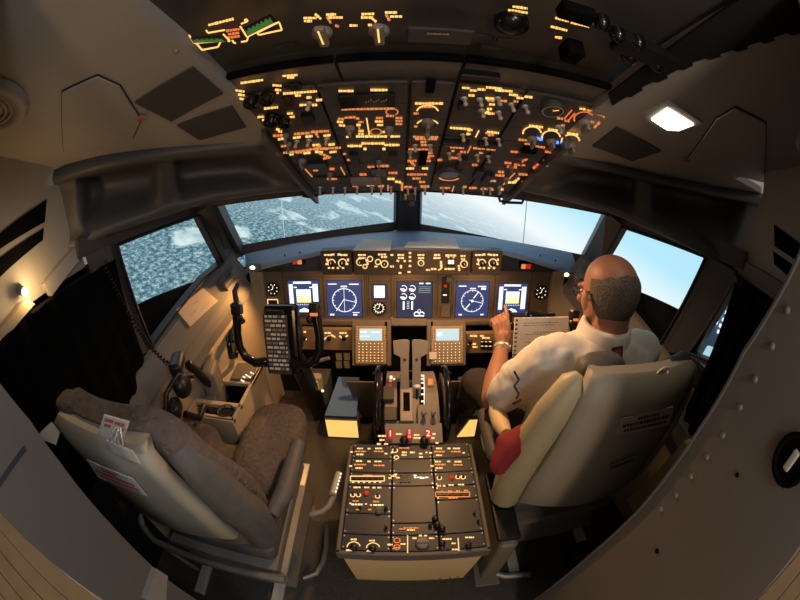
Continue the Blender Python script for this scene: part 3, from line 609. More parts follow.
# ================================================================ MODE CONTROL PANEL
MC = PY(1.478); MCS = Plane(MC.p + MC.n * .001, MC.n)
def rectfr(pl, x0, y0, x1, y1):
    a, b_, c, d = pl.at(x0, y0), pl.at(x1, y0), pl.at(x1, y1), pl.at(x0, y1); o = (a + b_ + c + d) / 4
    return frp(pl, o), ((b_ - a).length + (c - d).length) / 2, ((a - d).length + (b_ - c).length) / 2
mk = M['mcpt']
def mcp(x0, x1, y0, y1, name, lab, cat, group, marks, arcs, knobs, wins, flank=False):
    f, w, h = rectfr(MC, x0, y0, x1, y1); t = thing(name, lab, cat, f.o, group)
    b = MB(); b.box(f.at(0, 0, -.03), w, h, .06, M['mcpp'], .004, 1)
    for px, py, wd, an in marks: b.strip(MCS, px, py, wd, mk, 2.0, an, True, .001)
    for a in arcs: parc(b, *a[:5], mk, 1.1, 1, MCS)
    b.build('face_plate', t)
    for px, py, r in knobs:
        q = frp(MCS, MC.at(px, py)); r = (MC.at(px + r, py) - MC.at(px, py)).length; k = MB(); k.lathe(q, [(r, 0), (r, .012), (r * .8, .016), (.001, .017)], M['black'], 14); k.bar(q, 0, 0, 0, r * .8, .002, mk, .0172); k.build('knob', t)
    for px, py, wp, hp in wins:
        q, w_, h_ = rectfr(MCS, px - wp / 2, py - hp / 2, px + wp / 2, py + hp / 2); k = MB(); k.box(q, w_, h_, .003, M['blackgl'], 0)
        k.strip(Plane(MC.p + MC.n * .004, MC.n), px, py, wp * .75, M['white'], hp * .6); k.build('window', t)
for sgn, x0, x1 in ((0, 321, 352), (1, 472, 502)):
    c = (x0 + x1) / 2
    mcp(x0, x1, 251, 275, 'display_control_panel', 'amber lit display control panel at the glareshield end nearer the empty seat' if not sgn else 'amber lit display control panel at the glareshield end nearer the seated man', 'control panel', 'display control panels',
        [(x0 + 7, 255, 8, 0), (x0 + 12, 254.5, 3, 0), (x1 - 8, 255, 8, 0), (x1 - 13, 254.5, 3, 0), (x0 + 6, 260, 3, 90), (x1 - 4, 260, 3, 90), (x0 + 6, 264, 3, 0), (x1 - 5, 264, 3, 0), (x0 + 8, 268, 2.4, 0), (x0 + 12, 268, 2.4, 0), (x0 + 17, 268, 2.4, 0), (x0 + 22, 268, 2.4, 0)],
        [(c - 5, 263, 3.6, 0, 220), (c + 6, 263, 4, -20, 250)], [(c - 5, 263, 2.6), (c + 6, 263, 3)], [], True)
mcp(353, 471, 251, 275, 'mode_control_panel', 'long amber lit mode control panel across the middle of the glareshield', 'control panel', None,
    [(362, 255, 8, 0), (362, 258, 7, 0), (367, 262, 6, 70), (382, 254.5, 8, 0), (384, 257, 6, 0), (376, 266.5, 3, 0), (392, 255, 3, 0), (392, 266.5, 4, 0), (401, 255, 7, 0), (401, 258, 6, 0), (398, 261, 3, 20), (405, 261, 3, -20), (401, 267, 4, 90), (400, 273, 3, 0), (410, 253, 2.5, 0), (410, 257, 2.5, 0), (410, 261, 2.5, 0), (410, 266, 2.5, 0), (409, 272, 3, 0),
     (421, 255, 7, 0), (421, 258, 6, 0), (428, 270, 4, 0), (434, 269, 6, 0), (437, 255, 6, 0), (437, 258, 7, 0), (441, 265, 8, 90), (451, 255.5, 11, 0), (450, 269, 11, 0), (463, 256, 5, 0), (463, 259, 4, 0), (459, 268, 6, 80), (448.5, 258, 2, 0), (453.5, 258, 2, 0), (448.5, 264, 2, 0), (453.5, 264, 2, 0)],
    [(360, 262, 3.4, 60, 300), (370, 259, 2.6, 0, 360), (365, 266.5, 2, 0, 360), (378, 262, 2.6, 0, 360), (384.5, 264, 3.4, 0, 360), (421, 263, 2.8, 0, 360), (438, 266, 4, -90, 60), (464, 264, 3.4, 0, 360)],
    [(360, 262, 2.2), (384.5, 264, 2.3), (421, 263, 1.9), (464, 264, 2.3)], [(451, 262, 8, 8)])
# warning light boxes in the shadowed glareshield front
for c, lab, ms_ in ((295, 'red and amber warning light pair under the glareshield on the empty seat side', (('redl', 294.5), ('amberd', 299.5))), (526, 'red and amber warning light pair under the glareshield in front of the seated man', (('amberd', 523.5), ('redl', 528.5)))):
    py = 262 if c < 400 else 266.5; pl = PY(1.55); t = thing('warning_light', lab, 'warning light', pl.at(c, py), 'warning lights')
    f, w, h = rectfr(pl, c - 5, py - 3, c + 9, py + 4); b = MB(); b.box(f.at(0, 0, -.02), w, h, .04, M['black'], .003); b.build('housing', t)
    for m_, x in ms_:
        f, w, h = rectfr(Plane(pl.p + pl.n * .003, pl.n), x - 2.1, py - 2.2, x + 2.1, py + 2.2); b = MB(); b.box(f, w, h, .006, M[m_], .001); b.build('lens', t)
# ================================================================ MAIN INSTRUMENT PANEL
PM = face(Plane((0, 1.66, .58), (0, -1, .16)))
def pmf(px, py, w=0): return frp(PM, PM.at(px, py, w))
mp = thing('instrument_panel', 'brown main instrument panel under the glareshield holding the row of lit screens', 'instrument panel', (0, 1.7, .56))
b = MB(); f = frp(PM, V((0, 1.66, .58))); b.box(f.at(0, .155, -.02), 1.70, .36, .04, M['mip'], .004, 1)
for px in (284.5, 323.7, 367, 369, 391, 437.5, 451, 494, 530): 
    q = PM.at(px, 298, .0006); u = (q - f.o).dot(f.x); b.rect(f, u - .0012, -.01, u + .0012, .25, M['seam'], .0008)
b.build('panel_face', mp)
b = MB(); b.box(f.at(0, -.035, .012), 1.50, .035, .05, M['mip'], .012, 3); b.build('ledge', mp)
for px in (283, 392, 507, 545): b = MB(); q = pmf(px, 318, .012); b.lathe(q, [(.005, 0), (.004, .003)], M['white' if px == 283 else 'steel'], 10); b.build('screw', mp)
def screen(x0, x1, y0, y1, name, lab, cat, group, draw, m_):
    f, w, h = rectfr(PM, x0, y0, x1, y1); f = f.at(0, 0, .004); t = thing(name, lab, cat, f.o, group)
    b = MB(); b.prism(f, [(-w / 2 - .014, -h / 2 - .014), (w / 2 + .014, -h / 2 - .014), (w / 2 + .014, h / 2 + .014), (-w / 2 - .014, h / 2 + .014)], -.003, .004, M['mip'])
    b.prism(f, [(-w / 2 - .003, -h / 2 - .003), (w / 2 + .003, -h / 2 - .003), (w / 2 + .003, h / 2 + .003), (-w / 2 - .003, h / 2 + .003)], .004, .005, M['black']); b.build('bezel', t)
    b = MB(); b.rect(f, -w / 2, -h / 2, w / 2, h / 2, M[m_], .006); q = Fr(f.p(0, 0, .0068), f.x, f.y); draw(b, q, w / 2, h / 2); b.build('display', t)
Wm, Ym = M['scrw'], M['scry']
def pfd(b, f, a, h):
    b.rect(f, -.62 * a, .80 * h, .52 * a, .93 * h, Wm); b.rect(f, -.92 * a, -.75 * h, -.66 * a, .78 * h, Wm); b.rect(f, .60 * a, -.72 * h, .92 * a, .78 * h, Wm)
    b.rect(f, -.46 * a, -.34 * h, .46 * a, .46 * h, Ym); b.rect(f, -.46 * a, .05 * h, .46 * a, .46 * h, Wm, .0003)
    for i in range(9): b.rect(f, (-.5 + .12 * i) * a, -.50 * h, (-.46 + .12 * i) * a, -.42 * h, Wm)
    for s in (-1, 1): b.rect(f, (s * .5 - .1) * a, .55 * h, (s * .5 + .1) * a, .62 * h, Wm)
    b.poly([f.p(-.42 * a, -.93 * h), f.p(.42 * a, -.93 * h), f.p(.3 * a, -.78 * h), f.p(0, -.66 * h), f.p(-.3 * a, -.78 * h)], Wm)
    for i in range(6):
        v = (-.65 + .24 * i) * h
        b.rect(f, -.86 * a, v, -.74 * a, v + .02 * h, M['scrb'], .0004); b.rect(f, .68 * a, v, .84 * a, v + .02 * h, M['scrb'], .0004)
def nd(b, f, a, h):
    r = .70 * a; f = f.at(0, -.08 * h)
    b.ring(f, r - .035 * a, r, Wm, 0, 360, 36)
    for i in range(24): t = R(15 * i); k = .12 if i % 2 == 0 else .06; b.bar(f, (r - k * a) * math.cos(t), (r - k * a) * math.sin(t), r * math.cos(t), r * math.sin(t), .03 * a, Wm, .0003)
    b.bar(f, 0, -.9 * r, 0, r, .022 * a, Wm, .0004); b.bar(f, -.7 * r, -.9 * r, 0, .1 * r, .04 * a, Wm, .0004); b.bar(f, 0, .05 * r, r, -.18 * r, .03 * a, Wm, .0004)
    b.rect(f, -.18 * a, r + .06 * a, .18 * a, r + .14 * a, Wm); b.rect(f, -.9 * a, r + .22 * a, -.4 * a, r + .27 * a, Wm); b.rect(f, .3 * a, r + .2 * a, .85 * a, r + .26 * a, Wm)
    for s, u in ((-1, -.75), (1, .6)): b.rect(f, (u - .12) * a, -.85 * h, (u + .12) * a, -.76 * h, Wm)
    b.rect(f, .45 * a, -.70 * h, .85 * a, -.66 * h, Wm)
def nd2(b, f, a, h):
    r = .68 * a; f = f.at(0, -.1 * h); b.ring(f, r - .03 * a, r, Wm, 0, 360, 36)
    for i in range(24): t = R(15 * i); k = .12 if i % 2 == 0 else .06; b.bar(f, (r - k * a) * math.cos(t), (r - k * a) * math.sin(t), r * math.cos(t), r * math.sin(t), .03 * a, Wm, .0003)
    b.bar(f, .1 * r, .25 * r, .5 * r, .8 * r, .06 * a, Wm); b.bar(f, -.65 * r, -.8 * r, -.2 * r, -.25 * r, .06 * a, Wm); b.bar(f, -.3 * r, .1 * r, .95 * r, -.2 * r, .03 * a, Wm); b.ring(f, 0, .08 * a, Wm)
    b.rect(f, -.18 * a, r + .05 * a, .18 * a, r + .12 * a, Wm); b.rect(f, -.85 * a, r + .2 * a, -.4 * a, r + .26 * a, Wm); b.rect(f, .3 * a, r + .18 * a, .8 * a, r + .25 * a, Wm); b.rect(f, .5 * a, r + .02 * a, .8 * a, r + .14 * a, Wm)
    for u in (.55, -.8): b.rect(f, u * a, -.82 * h, (u + .2) * a, -.74 * h, Wm)
def eng(b, f, a, h):
    for u in (-.62, -.14):
        for v in (.62, .18):
            c = f.at(u * a, v * h); b.ring(c, 0, .19 * a, Wm, 180, 330, 14); b.ring(c, .15 * a, .19 * a, Wm, -30, 130, 14)
        b.rect(f, (u - .05) * a, -.55 * h, (u + .05) * a, -.08 * h, Wm)
    for i in range(5): b.rect(f, -.44 * a, (-.5 + .09 * i) * h, -.30 * a, (-.45 + .09 * i) * h, M['scrc'])
    b.rect(f, .25 * a, .86 * h, .48 * a, .93 * h, Wm); b.rect(f, .62 * a, .86 * h, .88 * a, .93 * h, Wm)
    for i in range(4): b.rect(f, .22 * a, (.7 - .1 * i) * h, .9 * a, (.715 - .1 * i) * h, M['scrc'])
    for u in (.12, .42): b.ring(f.at(u * a, -.80 * h), .10 * a, .16 * a, Wm, 0, 200, 12); b.rect(f, (u - .14) * a, -.93 * h, (u + .14) * a, -.86 * h, Wm)
    b.ring(f.at(.27 * a, -.62 * h), .07 * a, .1 * a, Wm, 0, 360, 14)
screen(289, 320, 280, 312.5, 'flight_display', 'lit flight display with white side tapes behind the empty seat control wheel', 'display screen', 'flight displays', pfd, 'scrb')
screen(327.5, 362, 280, 316, 'navigation_display', 'blue navigation display with a white compass circle on the empty seat side', 'display screen', 'navigation displays', nd, 'scrb')
screen(397, 432, 281, 317, 'engine_display', 'dark slate engine display with white dials in the centre of the panel', 'display screen', None, eng, 'scrd')
screen(455.5, 488, 281, 316, 'navigation_display', "blue navigation display with a white compass circle beside the man's raised hand", 'display screen', 'navigation displays', nd2, 'scrb')
screen(497, 526, 283, 312.5, 'flight_display', "lit flight display with white side tapes above the man's paper", 'display screen', 'flight displays', pfd, 'scrb')
def sb1(b, f, a, h): b.rect(f, -.7 * a, -.75 * h, .7 * a, .85 * h, Wm); b.rect(f, -.3 * a, -.55 * h, .3 * a, -.45 * h, Ym, .0004)
screen(372, 387, 284, 299, 'standby_display', 'small bright white standby attitude display between two larger screens', 'display screen', None, sb1, 'scrd')
def roundinst(px, py, r, name, lab, dots, pl=PM):
    f = frp(pl, pl.at(px, py)); r = (pl.at(px + r, py) - pl.at(px, py)).length; t = thing(name, lab, 'gauge', f.o)
    b = MB(); b.lathe(f, [(r * 1.15, 0), (r * 1.15, .008), (r, .010), (r * .97, .004), (.001, .004)], M['black'], 24); b.build('case', t)
    b = MB()
    for i in range(dots): a_ = 6.2832 * i / dots + .3; b.bar(f, r * .68 * math.cos(a_), r * .68 * math.sin(a_), r * .90 * math.cos(a_), r * .90 * math.sin(a_), r * .14, M['white'], .005)
    b.bar(f, 0, 0, r * .1, r * .6, r * .12, M['white'], .0055); b.bar(f, -r * .35, -r * .1, 0, 0, r * .1, M['white'], .0055)
    if dots > 8: b.ring(f, r * .62, r * .72, M['white'], 0, 360, 20, .005)
    b.build('dial', t)
roundinst(379, 308, 6.2, 'radio_compass', 'round standby dial with bright ticks below the small white display', 12)
roundinst(273, 289, 5.6, 'clock', 'round black clock outboard of the flight display behind the empty seat wheel', 8)
roundinst(541, 292.5, 5.6, 'clock', "round black clock outboard of the flight display near the man's face", 8)
b = MB(); f, w, h = rectfr(PM, 268.5, 299, 278.5, 306); b.box(f.at(0, 0, .004), w, h, .012, M['black'], .002)
for u0, v0, u1, v1 in ((-.5, .5, .5, .5), (-.5, .5, -.5, -.2), (.5, .5, .5, -.2)): b.bar(f, u0 * w, v0 * h, u1 * w, v1 * h, .006, M['mcpt'], .011)
tag(b.build('selector_panel'), 'small amber edged selector below the clock on the empty seat side', 'selector')
# landing gear lever
f = pmf(445.5, 288); t = thing('gear_lever', 'landing gear lever in a dark slot between the engine display and the navigation display', 'lever', f.o)
b = MB(); fr_, w, h = rectfr(PM, 441.5, 277, 449.5, 303); b.box(fr_.at(0, 0, .001), w, h, .006, M['black'], .002); b.strip(Plane(PM.p + PM.n * .005, PM.n), 445.5, 286, 3, M['redl'], 2.5); b.strip(Plane(PM.p + PM.n * .005, PM.n), 445, 295, 4, M['white'], 1.2); b.build('slot_plate', t)
b = MB(); q = pmf(447.5, 277, .0); b.cyl(q.o, q.o + q.z * .05, .008, .008, M['knob']); b.cyl(q.p(-.012, 0, .055), q.p(.012, 0, .055), .017, .017, M['knob'], 16); b.build('wheel_knob', t)
b = MB(); q, w, h = rectfr(PM, 441, 305, 450, 317); b.box(q.at(0, 0, .004), w, h, .014, M['grey'], .004); b.build('plate', t)
b = MB()
for px, py, wp, hp in ((290, 262, 30, 10), (540, 268, 34, 8)): pass
# ---- lower panels with dimmer knobs
LP = PY(1.60)
for x0, x1, y0, y1, lab, mk_, kn in ((296, 352, 329, 350, 'orange lit lower panel with dimmer knobs on the empty seat side', [(303, 332, 6, 0), (302, 336, 4, 40), (304, 340, 6, -20), (328, 333, 7, 0), (326, 338, 8, -30), (333, 336, 5, 30), (343, 333, 7, 0), (342, 338, 7, 40), (347, 336, 4, -30)], [(304, 338), (318, 340), (329, 338), (344, 338)]),
                                (465, 513, 333, 353, "lower panel with dimmer switches behind the man's forearm", [(474, 336, 8, 0), (482, 336, 4, 0), (472, 344, 8, 0), (475, 347, 5, 0), (486, 338, 8, 0), (505, 338, 8, 0), (508, 346, 6, 0)], [(470, 342), (505, 343)])):
    f, w, h = rectfr(LP, x0, y0, x1, y1); t = thing('lower_panel', lab, 'control panel', f.o, 'lower panels'); b = MB(); b.box(f.at(0, 0, -.015), w, h, .03, M['mipl'], .005)
    LPS = Plane(LP.p + LP.n * .0005, LP.n)
    for q in mk_: b.strip(LPS, *q[:3], M['mcpt'], 1.8, q[3], True, .0012)
    b.build('face', t)
    for px, py in kn: k = MB(); q = frp(LP, LP.at(px, py)); k.lathe(q, [(.013, 0), (.012, .012), (.010, .016), (.001, .017)], M['black'], 12); k.build('knob', t)
    if x0 > 400:
        for i in range(3):
            for j in range(2): k = MB(); q, w_, h_ = rectfr(LP, 480.5 + 4 * i, 340 + 4.4 * j, 484 + 4 * i, 343.4 + 4.4 * j); k.box(q.at(0, 0, .004), w_, h_, .01, M['black'], .001); k.strip(Plane(LP.p + LP.n * .01, LP.n), 482.2 + 4 * i, 341.7 + 4.4 * j, 2.4, M['mcpt'], 1); k.build('push_button', t)
# dark lower bulkhead between panels and floor
b = MB(); b.slab([(-.86, 1.70, .0), (.86, 1.70, 0), (.86, 1.68, .55), (-.86, 1.68, .55)], (0, -1, 0), .02, M['sidedark']); struct(b, 'trim_knee_wall')
# side returns of the panel (warm lit beige)
for sd in (-1, 1):
    b = MB(); b.slab([(sd * .845, 1.64, .25), (sd * .845, 1.64, .86), (sd * .775, 1.655, .86), (sd * .80, 1.655, .25)], (0, -1, 0), .03, M['side']); struct(b, 'trim_panel_end_' + ('left' if sd < 0 else 'right'))
# ================================================================ CENTRE: CDU BAY, THRUST LEVERS, PEDESTAL
CP = face(P3((0, 1.50, .60), (1, 1.50, .60), (0, 1.37, .37)))
fb = thing('forward_console', 'brown forward console below the screens framing the dark thrust lever opening', 'console', (0, 1.5, .3))
b = MB()
for x0, x1, y0, y1 in ((352, 391, 320, 366), (427, 466, 320, 366), (391, 427, 318.5, 326), ):
    f, w, h = rectfr(CP, x0, y0, x1, y1); b.box(f.at(0, 0, -.03), w, h, .05, M['mip'], .003, 1)
b.build('frame_plate', fb)
b = MB(); f, w, h = rectfr(Plane(CP.p - CP.n * .10, CP.n), 386, 322, 431, 372); b.box(f, w, h, .01, M['blackm'])
for sx in (-1, 1): b.box(f.at(sx * w / 2 * .96, 0, .05), .01, h, .10, M['blackm'])
b.build('opening', fb)
for sx in (-1, 1): b = MB(); b.slab([(sx * .14, 1.36, .36), (sx * .31, 1.36, .36), (sx * .262, 1.46, .02), (sx * .15, 1.46, .02)], (0, -1, .3), .02, M['mip']); b.build('leg_panel', fb)
def cdu(x0, x1, lab, key0):
    f, w, h = rectfr(CP, x0, 326, x1, 364); f = f.at(0, 0, .002); t = thing('control_display_unit', lab, 'keypad unit', f.o, 'control display units')
    b = MB(); b.box(f.at(0, 0, .004), w, h, .012, M['mipl'], .004, 1); b.build('case', t)
    b = MB(); b.rect(f, -w * .36, h * .12, w * .36, h * .43, M['scrc'], .0106)
    if key0: b.rect(f, -w * .33, h * .33, -w * .12, h * .36, Wm, .0109); b.rect(f, w * .02, h * .33, w * .3, h * .35, Wm, .0109); b.rect(f, -w * .33, h * .22, -w * .05, h * .24, Wm, .0109)
    else: b.rect(f, -w * .3, h * .24, -w * .18, h * .34, Wm, .0109)
    b.build('screen', t)
    for j in range(7):
        for i in range(7):
            k = MB(); q = f.at(w * (-.37 + .123 * i), h * (.04 - .075 * j), .0115); k.box(q, .011, .0085, .006, M['pedrail'], .001, 1); k.rect(q, -.0034, -.0026, .0034, .0026, M['mcpt'], .0032); k.build('key', t)
    for s in (-1, 1):
        for j in range(5): k = MB(); q = f.at(s * w * .435, h * (.40 - .06 * j), .011); k.box(q, .009, .006, .005, M['pedrail'], .001, 1); k.rect(q, -.003, -.0012, .003, .0012, M['mcpt'], .0027); k.build('line_key', t)
cdu(355.5, 386.5, 'keypad unit with pale screen left of the thrust levers, on the empty seat side', True)
cdu(431, 463, "keypad unit with pale screen on the seated man's side of the thrust levers", False)
b = MB(); q = frp(CP, CP.at(433, 355.5, .018)); b.box(q, .035, .035, .002, M['paper']); tag(b.build('sticky_note'), 'tiny cream square note stuck on the keypad unit nearer the man', 'note')
# throttle quadrant
tq = thing('throttle_quadrant', 'grey brown throttle quadrant between the two keypad units and the pedestal', 'throttle quadrant', (0, 1.1, 0))
b = MB(); n_ = 14; prof = [(.955, .30), (.955, .425), (1.0, .452), (1.06, .478), (1.13, .492), (1.20, .492), (1.27, .475), (1.34, .445), (1.40, .40), (1.40, 0), (1.02, 0), (1.0, .2)]
k = len(prof); vs_ = [(x, y, z) for x in (-.105, .112) for y, z in prof]
b.add(vs_, [list(range(k)), list(range(2 * k - 1, k - 1, -1))] + [[i, (i + 1) % k, (i + 1) % k + k, i + k] for i in range(k)], M['grey']); b.build('housing', tq)
def tz(y): 
    ps = [(.955, .425), (1.0, .452), (1.06, .478), (1.13, .492), (1.20, .492), (1.27, .475), (1.34, .445), (1.40, .40)]
    for (a, c), (d, e) in zip(ps, ps[1:]):
        if a <= y <= d: return c + (e - c) * (y - a) / (d - a)
    return .43
TS = face(P3((0, 1.0, .455), (1, 1.0, .455), (0, 1.2, .494)))
def tqf(px, py, w=0): p = TS.at(px, py, .0); p.z = tz(p.y) + w; return p
for sx, px in ((-1, 404.5), (1, 412.5)):                          # two thrust levers with broad T heads
    x = -.002 + sx * .024; b = MB(); f = Fr((x, 1.12, .49), (1, 0, 0), (0, .42, .9))
    o_ = sx * .0
    b.prism(f, [(-.019, -.02), (.019, -.02), (.016, .10), (.017, .158), (.017 + (.026 if sx > 0 else 0), .172), (.019 + (.028 if sx > 0 else 0), .222), (.012, .228), (-.012, .228), (-.019 - (.028 if sx < 0 else 0), .222), (-.017 - (.026 if sx < 0 else 0), .172), (-.017, .158), (-.016, .10)], -.012, .012, M['lever'])
    b.build('thrust_lever', tq)
    b = MB(); b.cyl(f.p(0, .148, .011), f.p(0, .148, .015), .006, .006, M['black'], 10); b.build('lever_button', tq)
for x in (-.045, .045):                                           # black slots of the lever tracks
    b = MB(); b.slab([V((x - .012, y, tz(y) + .002)) for y in (1.0, 1.06, 1.13, 1.2)] + [V((x + .012, y, tz(y) + .002)) for y in (1.2, 1.13, 1.06, 1.0)], (0, 0, 1), .004, M['blackm']); b.build('lever_track', tq)
def onq(x0, y0, x1, y1, hh, m_, nm, r=.004):
    a, c = tqf(x0, (y0 + y1) / 2), tqf(x1, (y0 + y1) / 2); d, e = tqf((x0 + x1) / 2, y0), tqf((x0 + x1) / 2, y1); o = (d + e) / 2
    k = MB(); f = Fr(o, (1, 0, 0), d - e); k.box(f.at(0, 0, hh / 2), (c - a).length, (d - e).length, hh, M[m_], r, 2); k.build(nm, tq); return f, (c - a).length, (d - e).length
f, w, h = onq(401, 371, 414, 388, .03, 'grey', 'lever_gate')
k = MB(); k.box(f.at(0, 0, .03), w * .75, h * .8, .004, M['blackm'], .001); k.build('gate_slot', tq)
f, w, h = onq(400, 393, 413, 423, .03, 'lever', 'flap_frame'); k = MB(); k.box(f.at(0, .01, .03), w * .5, h * .55, .004, M['blackm'], .001); k.build('gate_slot', tq)
f, w, h = onq(417, 409, 438, 427, .035, 'grey', 'cutoff_box')
for s in (-1, 1): k = MB(); q = f.at(s * w * .22, 0, .035); k.cyl(q.o, q.p(0, .0, .025), .006, .008, M['black']); k.ell(q.at(0, 0, .03), .011, .011, .011, M['knob'], 10, 6); k.build('cutoff_lever', tq)
f, w, h = onq(383, 391, 394, 405, .025, 'overrail', 'side_box')
f, w, h = onq(384, 410, 397, 421, .018, 'overrail', 'side_box')
k = MB()
for i, (py, m_) in enumerate(((374, 'white'), (380, 'orange'), (386, 'redl'), (391, 'orange'), (396, 'redl'))): p = tqf(391 - i * .5, py); k.box(Fr(p), .012, .02, .012, M[m_], .003)
k.box(Fr(tqf(394, 377)), .01, .012, .008, M['white'], .002); k.build('trim_scale', tq, 'red and amber lit trim scale')
k = MB(); q0, q1 = tqf(424, 371), tqf(424, 416)
for i in range(40):
    t_ = i / 40; p = q0.lerp(q1, t_); p.z = tz(p.y) + .003; 
    k.box(Fr(p), .003, (q1 - q0).length / 40, .004, M['white'])
    if i % 6 == 0: k.box(Fr(p + V((-.006, 0, 0))), .013, .007, .004, M['white'])
k.build('flap_scale', tq, 'white lit flap scale')
k = MB(); p = tqf(430, 384); k.box(Fr(p), .03, .05, .02, M['grey'], .004); k.strip(Plane(p + V((0, 0, .012)), (0, -.2, 1)), 430.5, 382, 5, M['orange'], 7); k.build('flap_lever', tq)
k = MB(); p = tqf(417, 401); k.cyl(p, p + V((0, .02, .05)), .005, .005, M['black']); k.ell(Fr(p + V((0, .02, .05))), .016, .012, .008, M['placard'], 10, 6); k.build('speedbrake_lever', tq)
k = MB()
for i in range(6): p = tqf(388.5, 400) + V((-.03, -.11 + .028 * i, -.02)); k.box(Fr(p), .03, .012, .05, M['orange'] if i == 9 else M['shell2'], .002)
for sx in (-1, 1):
    f = Fr((.003 + sx * .135, 1.10, .45), (0, 1, 0), (0, 0, 1)); b = MB()
    b.lathe(f.at(0, 0, -.014), [(.11, 0), (.155, .002), (.165, .008), (.165, .020), (.155, .026), (.11, .028)], M['blackgl'], 36); w_ = b.build('trim_wheel', tq)
    b = MB(); b.bar(f, .06, .10, .075, .125, .012, M['white'], sx * .0145); b.ell(f.at(.05, .125, sx * .015), .008, .008, .012, M['black'], 8, 6); b.build('wheel_crank', tq)
# fire handle panel: three red lit handles marked 1, APU, 2
FP = face(P3((0, .955, .425), (1, .955, .425), (0, .87, .425)))
ff = thing('fire_handle_panel', 'small panel of red lit fire handles marked 1 and 2 between throttles and pedestal', 'control panel', (0, .92, .425))
b = MB(); b.slab([(-.10, .965, .47), (.115, .965, .47), (.115, .893, .437), (-.10, .893, .437)], (0, -.4, 1), .03, M['grey']); 
FPL = face(P3((0, .965, .47), (1, .965, .47), (0, .893, .437))); FPS = Plane(FPL.p + FPL.n * .001, FPL.n)
for px, py, wd in ((382, 436, 8), (382, 440, 5), (399, 434, 6), (417, 435, 6), (417, 438, 7), (433, 438, 3), (379, 444, 4), (386, 444, 4), (434, 434, 3), (437, 443, 3)): b.strip(FPS, px, py, wd, mk, 1.8, 0, True, .0012)
b.build('plate', ff)
for px, tx in ((390.3, '1'), (409.5, 'A\nP\nU'), (428, '2')):
    q = frp(FPL, FPL.at(px, 434, .018)); k = MB(); k.box(q.at(0, 0, -.007), .020, .036, .022, M['redl'], .002, 1); k.text(q, tx, .034 if len(tx) < 2 else .0125, M['white'], .0045); k.build('fire_handle', ff)
for px in (404, 424): q = frp(FPL, FPL.at(px, 441)); k = MB(); k.lathe(q, [(.016, 0), (.015, .02), (.001, .022)], M['black'], 14); k.build('knob', ff)
# aft pedestal
PT = PZ(.42); pd = thing('pedestal', 'black topped aft pedestal of radio panels with a cream end, between the two seats', 'pedestal', (0, .65, 0))
b = MB(); lo_, hi_ = [(-.215, .475, .0), (.205, .475, 0), (.21, .88, 0), (-.21, .88, 0)], [(-.222, .432, .385), (.214, .432, .385), (.214, .885, .385), (-.222, .885, .385)]
b.rings([[V(p) for p in lo_], [V(p) for p in hi_]], M['cream'], True, False); b.build('body', pd)
b = MB()
b.box(Fr((-.004, .43, .40)), .462, .014, .05, M['pedrail'], .003, 1); b.box(Fr((-.004, .889, .40)), .462, .012, .05, M['pedrail'], .003, 1)
for x in (-.228, .220): b.box(Fr((x, .66, .40)), .014, .472, .05, M['pedrail'], .003, 1)
b.build('rim', pd)
for px, py, r_ in ((368, 565, .004), (404, 562, .012), (432, 580, .004), (440, 579, .004), (450, 578, .004), (458, 577, .004)):
    p = PY(.448).at(px, py); b = MB(); b.ell(Fr(p), r_, .004, r_ * .7, M['pedrail'], 8, 5); b.build('fastener', pd)
PTS = Plane((0, 0, .428), (0, 0, 1))
mods = []
def ped(x0, x1, y0, y1, nm='radio_panel', m_='pedplate'):
    a, c = PT.at((x0 + x1) / 2, y0), PT.at((x0 + x1) / 2, y1); 
    mb = MB(); mb.box(Fr(((x0_m(x0) + x0_m(x1)) / 2, (a.y + c.y) / 2, .418)), x0_m(x1) - x0_m(x0) - .003, a.y - c.y - .003, .018, M[m_], .002, 1)
    mods.append((nm, mb, [], (x0_m(x0), x0_m(x1), c.y, a.y))); return mb
def x0_m(c): return {0: -.220, 1: -.072, 2: .072, 3: .213}[c]
def pedc(c0, c1, y0, y1, nm='radio_panel', m_='pedplate'):
    p0, p1 = PT.at(412, y0).y, PT.at(412, y1).y; mb = MB(); mb.box(Fr(((x0_m(c0) + x0_m(c1)) / 2, (p0 + p1) / 2, .418)), x0_m(c1) - x0_m(c0) - .003, p0 - p1 - .003, .018, M[m_], .002, 1)
    for u in (x0_m(c0) + .007, x0_m(c1) - .007):
        for v in (p0 - .009, p1 + .009): mb.lathe(Fr((u, v, .427)), [(.003, 0), (.0025, .0015)], M['steel' if m_ == 'pedplate' else 'black'], 8)
    mods.append((nm, mb, [], (x0_m(c0), x0_m(c1), p1, p0))); return mb
for c in (0, 2): pedc(c, c + 1, 446, 460); pedc(c, c + 1, 460, 474)
pedc(1, 2, 446, 460); pedc(1, 2, 460, 474); pedc(1, 2, 474, 487, 'keypad_panel'); pedc(1, 2, 487, 524, 'blank_panel'); pedc(1, 2, 524, 536)
pedc(0, 1, 474, 487); pedc(0, 1, 487, 515); pedc(0, 1, 515, 536, 'blank_panel')
pedc(2, 3, 474, 488); pedc(2, 3, 488, 502); pedc(2, 3, 502, 536, 'blank_panel')
pedc(0, 1, 536, 552); pedc(1, 2, 536, 552); pedc(2, 3, 536, 552)
def pm_at(px, py):
    p = PT.at(px, py); return min(mods, key=lambda m: max(m[3][0] - p.x, p.x - m[3][1], m[3][2] - p.y, p.y - m[3][3]))
wh, am_ = M['mcpt'], M['amber']
Z = lambda X, Y: (330 + X / 5, 440 + Y / 5)
